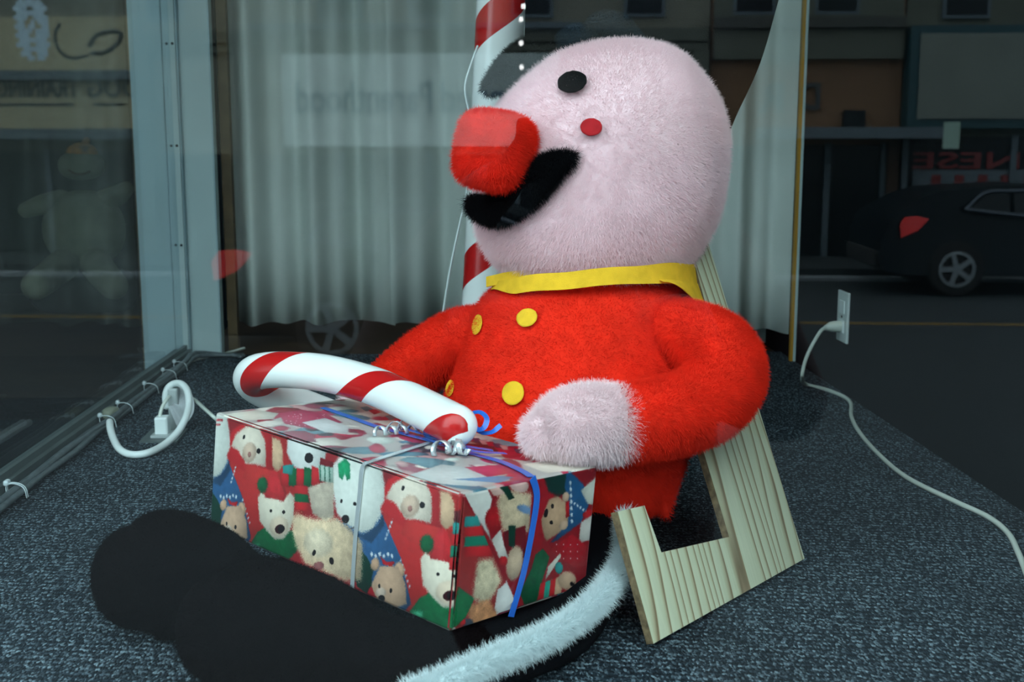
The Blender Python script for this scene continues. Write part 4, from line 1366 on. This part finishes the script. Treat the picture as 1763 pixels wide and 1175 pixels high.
def zpx(py, d=19.5): return sp(1000, py, d).z
def xpx(px, d=19.5): return sp(px, 250, d).x
def fbox(name, px0, px1, py0, py1, y0, y1, m, root, par=None, d=19.5, bevel=0):
    a = (xpx(px0, d), y0, zpx(py0, d)); b = (xpx(px1, d), y1, zpx(py1, d))
    o = box2(name, a, b, m, None, bevel)
    return sub(o, root, par) if par else into(o, root)
def text(body, m, px0, px1, py0, py1, y, root, name='lettering', par=None, d=19.5, depth=.02):
    """raised letters; read from the pane they run from picture right (start) to picture left (end)"""
    cu = bpy.data.curves.new(name, 'FONT')
    cu.body = body
    cu.extrude = .03
    cu.resolution_u = 3
    cu.offset = .012
    tmp = bpy.data.objects.new(name, cu)
    link(tmp)
    bpy.context.view_layer.update()
    me = bpy.data.meshes.new_from_object(tmp.evaluated_get(bpy.context.evaluated_depsgraph_get()))
    bpy.data.objects.remove(tmp)
    xs = [v.co.x for v in me.vertices]; ys = [v.co.y for v in me.vertices]
    X0, X1 = xpx(px1, d), xpx(px0, d)      # start is the smaller street x
    Z0, Z1 = zpx(py1, d), zpx(py0, d)
    for v in me.vertices:
        u = (v.co.x - min(xs)) / (max(xs) - min(xs)); w_ = (v.co.y - min(ys)) / (max(ys) - min(ys))
        v.co = (X0 + (X1 - X0) * u, y - v.co.z * depth / .03, Z0 + (Z1 - Z0) * w_)
    me.materials.clear(); me.materials.append(m)
    o = link(bpy.data.objects.new(name, me))
    return sub(o, root, par) if par else into(o, root)
def building(label, px0, px1, m, ztop):
    e = s_empty('building', label, 'building', (xpx((px0 + px1) / 2), Y_F, ZS))
    into(box2('wall', (xpx(px0), Y_F, ZS), (xpx(px1), Y_F + 5, ztop), m), e)
    return e
def window(root, px0, px1, py0, py1):
    f = fbox('window', px0 - 6, px1 + 6, py0 - 6, py1 + 6, Y_F - .06, Y_F + .02, M_winframe, root)
    fbox('pane', px0, px1, py0, py1, Y_F - .075, Y_F - .055, M_shopdark, root, f)
    my = (py0 + py1) / 2
    fbox('glazing_bar', px0, px1, my - 2, my + 2, Y_F - .09, Y_F - .055, M_winframe, root, f)
    return f
def storefront(root, px0, px1, n, py0=262, py1=440):
    fbox('shop_window', px0, px1, py0, py1, Y_F - .05, Y_F + .02, M_shopdark, root)
    for i in range(n + 1):
        x = px0 + (px1 - px0) * i / n
        fbox('mullion', x - 5, x + 5, py0 - 4, py1 + 6, Y_F - .12, Y_F - .04, M_winframe, root)
    fbox('stall_riser', px0, px1, py1, py1 + 12, Y_F - .10, Y_F, M_brick, root)

bA = building('tan building opposite with a beige dog training sign band', -420, 248, M_stone, 7.6)
fbox('sign_board', -380, 236, 139, 222, Y_F - .12, Y_F, M_beige, bA)
text('DOG', M_ltdark, 162, 246, 134, 166, Y_F - .125, bA)
text('TRAINING', M_ltdark, 6, 146, 134, 166, Y_F - .125, bA)
for a, b in ((2, 136), (170, 222)): fbox('small_print', a, b, 176.5, 180.5, Y_F - .14, Y_F - .12, M_ltdark, bA)
fbox('cornice', -400, 246, 120, 136, Y_F - .35, Y_F, M_winframe, bA)
fbox('sign_board', -300, 236, 24, 118, Y_F - .10, Y_F, M_beige, bA)
fbox('awning', -400, 250, 222, 240, Y_F - .8, Y_F, M_awning, bA)
storefront(bA, -380, 240, 4)
for px in (-330, -200, -60, 80): window(bA, px, px + 60, -190, -20)

bB = building('cream stone building opposite with a long white sign over its shop', 252, 1216, M_stone, 8.4)
sb = fbox('sign_board', 492, 962, 92, 252, Y_F - .15, Y_F, M_signwhite, bB)
text('Parenthood', M_ltblue, 516, 746, 140, 194, Y_F - .155, bB)
text('Planned', M_ltblue, 762, 932, 140, 194, Y_F - .155, bB)
fbox('lintel', 440, 1000, 40, 50, Y_F - .25, Y_F, M_winframe, bB)
fbox('stone_band', 256, 1212, 50, 72, Y_F - .14, Y_F, M_stone2, bB)
fbox('stone_band', 256, 1212, 76, 88, Y_F - .10, Y_F, M_stone2, bB)
for a, b in ((272, 320), (560, 622), (712, 770), (885, 945), (1076, 1134)):
    window(bB, a, b, -140, 24)
for x in (256, 430, 1000, 1200):
    fbox('pilaster', x - 14, x + 14, 90, 450, Y_F - .22, Y_F, M_stone2, bB)
storefront(bB, 290, 1190, 6, 266, 440)

bC = building('orange tan stucco building opposite with large spaced letters', 1219, 1546, M_tan, 7.2)
fbox('stone_band', 1222, 1543, 34, 52, Y_F - .25, Y_F, mat('dark_cornice', (.05, .05, .045), .9), bC)
fbox('upper_wall', 1222, 1543, -280, 33, Y_F - .05, Y_F, M_stone2, bC)
fbox('stone_band', 1222, 1543, 54, 104, Y_F - .16, Y_F, M_stone2, bC)
text('R', M_ltdark, 1303, 1344, 144, 192, Y_F - .04, bC)
text('D', M_ltdark, 1368, 1407, 144, 190, Y_F - .04, bC)
fbox('vent_box', 1447, 1484, 191, 221, Y_F - .15, Y_F, M_shopdark, bC)
fbox('awning', 1300, 1594, 221, 239, Y_F - .9, Y_F, M_awning, bC)
storefront(bC, 1230, 1520, 3, 250, 440)
fbox('pilaster', 1524, 1543, 245, 450, Y_F - .2, Y_F, M_brick, bC)
for a, b in ((1398, 1462), (1260, 1320)): window(bC, a, b, -150, 22)
bE = building('dark shop building opposite with a cream signboard in a teal frame', 1549, 2400, M_stone2, 7.9)
fbox('sign_frame', 1550, 2140, 50, 222, Y_F - .30, Y_F, M_teal, bE)
fbox('sign_board', 1566, 2124, 64, 206, Y_F - .33, Y_F - .28, M_signcream, bE)
storefront(bE, 1556, 2300, 4, 236, 445)
text('CHINESE', M_ltred, 1570, 1900, 262, 290, Y_F - .065, bE)
fbox('window_poster', 1572, 1900, 292, 328, Y_F - .07, Y_F - .04, M_awning, bE)
for k in range(5):
    fbox('poster_mark', 1604 + k * 40, 1620 + k * 40, 300, 316, Y_F - .08, Y_F - .065, M_ltred, bE)
for a, b in ((1614, 1682), (1760, 1830), (1920, 1990)): window(bE, a, b, -150, 30)

# cars
M_tyre = mat('tyre_rubber', (.012, .012, .013), .9)
M_rim = mat('alloy_rim', (.20, .23, .25), .5, metal=.2)
M_chrome = mat('chrome_trim', (.06, .075, .10), .5, metal=.2)
def car(label, px_rear, d_near, paint, wheel_px, lit):
    r0 = sp(px_rear, 470, d_near)
    e = s_empty('car', label, 'car', (r0.x - 2.3, r0.y + .9, ZR))
    W_ = 1.85
    x0, y0 = r0.x, r0.y
    prof = [(.06, .34), (.0, .52), (.02, .78), (.10, .97), (.18, 1.06), (.55, 1.28), (.85, 1.37), (1.9, 1.43), (2.7, 1.38), (3.55, 1.05), (4.35, .93), (4.58, .76), (4.62, .42), (4.4, .28), (.3, .28)]
    ROOF = .42
    bm = bmesh.new()
    A, B = [], []
    for t, z in prof:
        ins = .0 if z < .96 else (z - .96) * ROOF
        A.append(bm.verts.new((x0 - t, y0 + ins, ZR + z)))
        B.append(bm.verts.new((x0 - t, y0 + W_ - ins, ZR + z)))
    bm.faces.new(A); bm.faces.new(B[::-1])
    n = len(prof)
    for i in range(n): bm.faces.new((A[i], A[(i + 1) % n], B[(i + 1) % n], B[i]))
    bmesh.ops.triangulate(bm, faces=[f for f in bm.faces if len(f.verts) > 4])
    bmesh.ops.recalc_face_normals(bm, faces=bm.faces[:])
    into(bm_obj('body', bm, paint), e)
    def side(name, poly, m, off, th=.02, par=None):
        V, F = [], []
        for k_ in (off, off - th):
            for t, z in poly:
                ins = .0 if z < .96 else (z - .96) * ROOF
                V.append((x0 - t, y0 + ins - k_ * 0 - k_, ZR + z))
        n = len(poly)
        F = [tuple(range(n)), tuple(range(2 * n - 1, n - 1, -1))] + [(i, n + i, n + (i + 1) % n, (i + 1) % n) for i in range(n)]
        o = mesh_obj(name, V, F, m, None, False)
        return sub(o, e, par) if par else into(o, e)
    win = [[(1.12, 1.13), (1.34, 1.30), (1.62, 1.32), (1.62, 1.08)], [(1.68, 1.08), (1.68, 1.32), (2.35, 1.33), (2.35, 1.05)], [(2.42, 1.05), (2.42, 1.32), (2.66, 1.30), (3.22, 1.03)]]
    for p_ in win: side('side_window', p_, M_shopdark, .012)
    tr_ = [(1.07, 1.12), (1.32, 1.325), (1.65, 1.35), (2.35, 1.355), (2.68, 1.32), (3.3, 1.01), (2.35, 1.02), (1.65, 1.055), (1.07, 1.12)]
    pts = [Vector((x0 - t, y0 + max(0, z - .96) * ROOF - .015, ZR + z)) for t, z in tr_]
    into(wire('window_trim', pts, .022, M_chrome, None, 6, 3), e)
    rear = [(.24, .93), (.30, 1.02), (.46, 1.03), (.60, 1.00), (.46, .85), (.26, .76)]
    M_l = mat('tail_lamp', (.5, .01, .01), .3, emit=(1, .03, .03), emits=lit)
    side('tail_light', rear, M_l, .02, .03)
    xs = xpx(wheel_px, d_near) if wheel_px else x0 - .95
    for wx in (xs, xs - 2.75):
        for yy in (y0 + .10, y0 + W_ - .10):
            c = Vector((wx, yy, ZR + .355))
            bm = bmesh.new()
            bmesh.ops.create_cone(bm, cap_ends=True, segments=32, radius1=.355, radius2=.355, depth=.24, matrix=Matrix.Translation(c) @ Matrix.Rotation(RAD(90), 4, 'X'))
            bmesh.ops.bevel(bm, geom=[q for q in bm.edges if abs(q.verts[0].co.y - q.verts[1].co.y) < 1e-5], offset=.03, segments=2, affect='EDGES')
            tw = into(bm_obj('wheel', bm, M_tyre), e)
            bm = bmesh.new()
            sgn = -1 if yy < y0 + .5 else 1
            ring = [(0.232, .0), (.232, .02), (.20, .025), (.19, .0)]
            N_ = 28
            for i in range(N_):
                for j in range(4):
                    t0, t1 = 2 * math.pi * i / N_, 2 * math.pi * (i + 1) / N_
                    (ra_, ha), (rb_, hb_) = ring[j], ring[(j + 1) % 4]
                    vs_ = [bm.verts.new((c.x + r_ * math.cos(t), c.y + sgn * (.121 + h_), c.z + r_ * math.sin(t))) for r_, h_, t in ((ra_, ha, t0), (ra_, ha, t1), (rb_, hb_, t1), (rb_, hb_, t0))]
                    bm.faces.new(vs_)
            for k_ in range(5):
                R_ = Matrix.Rotation(2 * math.pi * k_ / 5 + .3, 3, 'Y')
                box_bm(bm, c + Vector((0, sgn * .13, 0)) + R_ @ Vector((0, 0, .11)), (.06, .03, .20), 0, R_)
            bmesh.ops.create_cone(bm, cap_ends=True, segments=16, radius1=.06, radius2=.05, depth=.03, matrix=Matrix.Translation(c + Vector((0, sgn * .135, 0))) @ Matrix.Rotation(RAD(90), 4, 'X'))
            bmesh.ops.remove_doubles(bm, verts=bm.verts[:], dist=1e-4)
            sub(bm_obj('rim', bm, M_rim), e, tw)
    into(box2('bumper', (x0 + .04, y0 + .1, ZR + .36), (x0 - .1, y0 + W_ - .1, ZR + .58), M_tyre, None, .03), e)
    return e
M_paintb = mat('black_car_paint', (.004, .007, .010), .3, spec=.12)
M_paintg = mat('dark_blue_grey_car_paint', (.003, .006, .009), .6, spec=.05)
car('black SUV parked across the street, mirrored in the big window at right', 1512, 15.4, M_paintb, 1659, .22)
car('dark blue grey car passing in the near lane, mirrored in the window at left', 318, 10.0, M_paintg, 565, .35)

# poles
def s_tube(name, pts, r, m, root, par=None, seg=12):
    o = wire(name, pts, r, m, None, seg, 5)
    return sub(o, root, par) if par else into(o, root)
M_post = mat('dark_green_post', (.012, .016, .018), .6)
p0 = sp(889, 240, 5.4)
lp_ = s_empty('lamp_post', 'dark lamp post with a few white bulbs, mirrored beside the candy cane pole', 'lamp post', (p0.x, p0.y, ZS))
s_tube('post', [(p0.x, p0.y, ZS), (p0.x, p0.y, 0), (p0.x, p0.y, 1.6), (p0.x, p0.y, 3.2)], .038, M_post, lp_)
into(box('post_base', (p0.x, p0.y, ZS + .1), (.2, .2, .2), M_post, None, .02), lp_)
into(superball((p0.x, p0.y, 3.35), .16, .16, .2, 2.1, Matrix(), 'lamp_globe', M_signwhite), lp_)
M_bulb = mat('white_bulb', (.9, .9, .9), .3, emit=(1, .95, .92), emits=6)
for x, y in ((900, 9), (896, 32), (896, 73), (897, 115), (886, 250)):
    b_ = sp(x, y, 5.32)
    into(superball((b_.x, p0.y - .046, b_.z), .010, .010, .012, 2.1, Matrix(), 'bulb', M_bulb), lp_)
q_ = sp(152, 240, 14.8)
sl = s_empty('street_lamp', 'dark street lamp with a curved hoop bracket, mirrored over the beige sign at left', 'street lamp', (q_.x, q_.y, ZS))
s_tube('post', [(q_.x, q_.y, ZS), (q_.x, q_.y, .5), (q_.x, q_.y, zpx(60, 14.8)), (q_.x, q_.y, 4.4)], .035, M_post, sl)
hp = [sp(154, 78, 14.8), sp(165, 62, 14.8), sp(190, 54, 14.8), sp(207, 58, 14.8), sp(202, 75, 14.8), sp(180, 90, 14.8), sp(158, 92, 14.8)]
s_tube('hoop', hp, .028, M_post, sl)
hp = [sp(150, 96, 14.8), sp(120, 100, 14.8), sp(100, 84, 14.8), sp(94, 60, 14.8), sp(102, 42, 14.8)]
s_tube('bracket', hp, .02, M_post, sl)
arm_ = [(q_.x, q_.y, 3.9), sp(100, -90, 14.8), sp(48, -80, 14.8)]
s_tube('banner_arm', arm_, .02, M_post, sl)
# pierced snowflake banner
sn = sp(48, 50, 14.8)
M_snow = mat('pale_blue_snowflake_banner', (.55, .70, .80), .8)
bm = bmesh.new()
def cell(px0, px1, py0, py1):
    a, b = sp(px0, py0, 14.8), sp(px1, py1, 14.8)
    box_bm(bm, ((a.x + b.x) / 2, sn.y, (a.z + b.z) / 2), (abs(a.x - b.x), .02, abs(a.z - b.z)))
rs = random.Random(2)
rowsb = ["..X.XX.X..", ".XXXXXXXX.", "XXXX..XXXX", ".XXXXXXXX.", "XXXX..XXXX", ".XX..X.XXX", "XXX.XX..XX", ".XXXX.XXXX", "XXXX..XXXX", ".XXXXXXXX.", "XXXX..XXXX", "..XXXXXXX.", ".XXX..XXX.", "...XX.XX.."]
for r_, row in enumerate(rowsb):
    for c_, ch in enumerate(row):
        if ch == 'X': cell(20 + c_ * 5.8 + r_ * .8, 26 + c_ * 5.8 + r_ * .8, -5 + r_ * 7.8, 3.2 + r_ * 7.8)
into(bm_obj('snowflake_banner', bm, M_snow), sl)
a_, b_ = sp(48, -5, 14.8), sp(48, -82, 14.8)
s_tube('banner_hanger', [a_, b_], .008, M_post, sl)
g_ = sp(1637, 232, 14.6)
ss_ = s_empty('street_sign', 'small pale green sign plate on a thin post, mirrored under the teal framed board', 'sign', (g_.x, g_.y, ZS))
s_tube('post', [(g_.x, g_.y + .03, ZS), (g_.x, g_.y + .03, -.3), (g_.x, g_.y + .03, zpx(212, 14.6))], .02, M_winframe, ss_)
a_, b_ = sp(1625, 210, 14.6), sp(1650, 256, 14.6)
into(box2('plate', (a_.x, g_.y - .01, a_.z), (b_.x, g_.y + .01, b_.z), mat('pale_green_plate', (.30, .42, .36), .6)), ss_)

# ------------------------------------------------------------------ the person taking the picture, standing on the sidewalk
# street coordinates: x to the person's left, y away from the pane (the person faces the pane), z up
M_jacket = mat('maroon_jacket', (.030, .004, .008), .85, noise=.2, nscale=12)
M_jeans = mat('dark_jeans', (.008, .010, .016), .9, noise=.2, nscale=20)
M_skin = mat('skin', (.10, .055, .04), .7)
M_shoe = mat('dark_shoes', (.012, .011, .010), .6)
M_hair = mat('dark_hair', (.015, .010, .008), .7)
ey = SROT.inverted() @ CAM                       # lens position in street coordinates
px0_, py0_, pz0_ = ey.x, ey.y, ey.z
pe = s_empty('person', 'person in a maroon jacket photographing the display, mirrored only as a dark shape', 'person', (px0_, py0_ + .30, ZS))
def P_(x, y, z): return (px0_ + x, py0_ + y, z)
Z = ZS
limbs = []
def limb(rows, n=5, seg=20): limbs.append(tube_geo([P_(*r[:3]) + tuple(r[3:]) for r in rows], seg, n, up=(0, -1, 0)))
limb([(0, .30, Z + .92, .17, .12), (0, .30, Z + 1.02, .215, .14), (0, .30, Z + 1.15, .215, .14), (0, .29, Z + 1.30, .215, .14), (0, .29, Z + 1.44, .195, .12), (0, .28, Z + 1.53, .09, .085)])
limb([(0, .27, Z + 1.50, .06, .06), (0, .24, Z + 1.60, .055, .058)])
limb([(0, .235, Z + 1.60, .045, .06), (0, .225, Z + 1.66, .068, .088), (0, .23, Z + 1.74, .078, .098), (0, .235, Z + 1.80, .072, .090), (0, .235, Z + 1.85, .04, .05)])
limb([(0, .145, Z + 1.755, .010, .012), (0, .128, Z + 1.725, .014, .014), (0, .132, Z + 1.712, .012, .010)], 4, 10)     # nose
for sg in (-1, 1):
    limb([(sg * .078, .24, Z + 1.76, .012, .02), (sg * .086, .25, Z + 1.735, .010, .025), (sg * .080, .245, Z + 1.71, .008, .012)], 4, 10)   # ears
    limb([(sg * .15, .29, Z + 1.46, .078, .078), (sg * .235, .25, Z + 1.42, .074, .074), (sg * .290, .19, Z + 1.40, .066, .066)])
    limb([(sg * .290, .19, Z + 1.40, .066, .066), (sg * .235, .155, Z + 1.54, .052, .052), (sg * .150, .125, Z + 1.67, .040, .040), (sg * .115, .115, Z + 1.705, .034, .034)])
    limb([(sg * .112, .112, Z + 1.705, .030, .034), (sg * .088, .100, Z + 1.735, .022, .040), (sg * .080, .092, Z + 1.755, .016, .034)], 4, 16)  # palm
    for k_, (ln, dz) in enumerate(((.060, .030), (.066, .010), (.062, -.010), (.050, -.028))):
        b0 = (sg * .080, .085, Z + 1.755 + dz)
        limb([b0 + (.009, .009), (sg * .078, .060, b0[2] + .004, .0085, .0085), (sg * (.078 - ln * .35), .046, b0[2] + .006, .008, .008), (sg * (.078 - ln * .7), .044, b0[2] + .006, .0072, .0072)], 3, 8)
    limb([(sg * .090, .110, Z + 1.72, .012, .012), (sg * .065, .118, Z + 1.715, .010, .010), (sg * .042, .118, Z + 1.722, .009, .009)], 3, 8)   # thumb under the camera
    limb([(sg * .09, .30, Z + .95, .095, .10), (sg * .10, .295, Z + .72, .080, .085), (sg * .105, .29, Z + .50, .060, .065), (sg * .108, .30, Z + .34, .056, .062), (sg * .11, .31, Z + .10, .042, .046)])
    limb([(sg * .11, .33, Z + .055, .042, .045), (sg * .115, .25, Z + .050, .045, .042), (sg * .12, .16, Z + .035, .046, .030), (sg * .12, .12, Z + .030, .036, .024)])
VV, FF = [], []
for V, F, UV in limbs:
    b = len(VV)
    VV += [tuple(v) for v in V]
    FF += [tuple(b + i for i in f) for f in F]
tmp = mesh_obj('tmp', VV, FF)
md = tmp.modifiers.new('r', 'REMESH'); md.mode = 'VOXEL'; md.voxel_size = .0075
sm_ = tmp.modifiers.new('s', 'SMOOTH'); sm_.iterations = 3; sm_.factor = .5
bpy.context.view_layer.update()
me = bpy.data.meshes.new_from_object(tmp.evaluated_get(bpy.context.evaluated_depsgraph_get()))
bpy.data.objects.remove(tmp)
me.materials.clear()
M_blackout = mat('blackout_hands_face', (.004, .005, .006), .9, spec=.05)  # black added to hands and lower face, so the pane mirrors no skin
for m in (M_jacket, M_jeans, M_skin, M_shoe, M_blackout): me.materials.append(m)
for p_ in me.polygons:
    c = p_.center; z = c.z - Z; x = abs(c.x - px0_); y = c.y - py0_
    if z < .085: k_ = 3
    elif z < .96: k_ = 1
    elif z > 1.545 and x < .11 and y > .125: k_ = 2 if z > 1.725 else 4      # lower face blacked out to drop its reflection, skin only above the nose
    elif z > 1.685 and x < .125: k_ = 4  # hands blacked out the same way
    else: k_ = 0
    p_.material_index = k_
    p_.use_smooth = True
body = link(bpy.data.objects.new('body', me))
into(body, pe)
# hair cap, eyes, mouth
hr = tube_geo([P_(0, .25, Z + 1.735) + (.070, .085), P_(0, .255, Z + 1.79) + (.083, .094), P_(0, .252, Z + 1.835) + (.072, .080), P_(0, .245, Z + 1.868) + (.035, .04)], 24, 5, up=(0, -1, 0))
into(mesh_obj('hair', *hr[:2], M_hair), pe)
for sg in (-1, 1):
    into(superball(P_(sg * .032, .140, Z + 1.765), .012, .008, .007, 2, Matrix(), 'eye', M_shoe), pe)
into(superball(P_(0, .146, Z + 1.672), .024, .006, .006, 2, Matrix(), 'mouth', mat('lips', (.25, .08, .07), .5)), pe)
# the camera in the hands
M_cam = mat('black_camera_body', (.004, .004, .005), .8, spec=.05)
ce = s_empty('camera_body', 'black camera held up in both hands by the person in maroon', 'camera', P_(0, .07, Z + 1.72))
into(box('body', P_(0, .075, Z + 1.757), (.13, .045, .085), M_cam, None, .008), ce)
into(box('viewfinder', P_(0, .08, Z + 1.808), (.045, .05, .025), M_cam, None, .006), ce)
lz = mesh_obj('lens_barrel', *loft_geo([[P_(.032 * r_ * math.cos(t), y_, Z + 1.757 + .032 * r_ * math.sin(t)) for t in np.linspace(0, 2 * math.pi, 25)[:-1]] for r_, y_ in ((1, .055), (1, .04), (1.05, .035), (1.05, .012), (.9, .010), (.8, .02))])[:2], M_cam, None)
into(lz, ce)
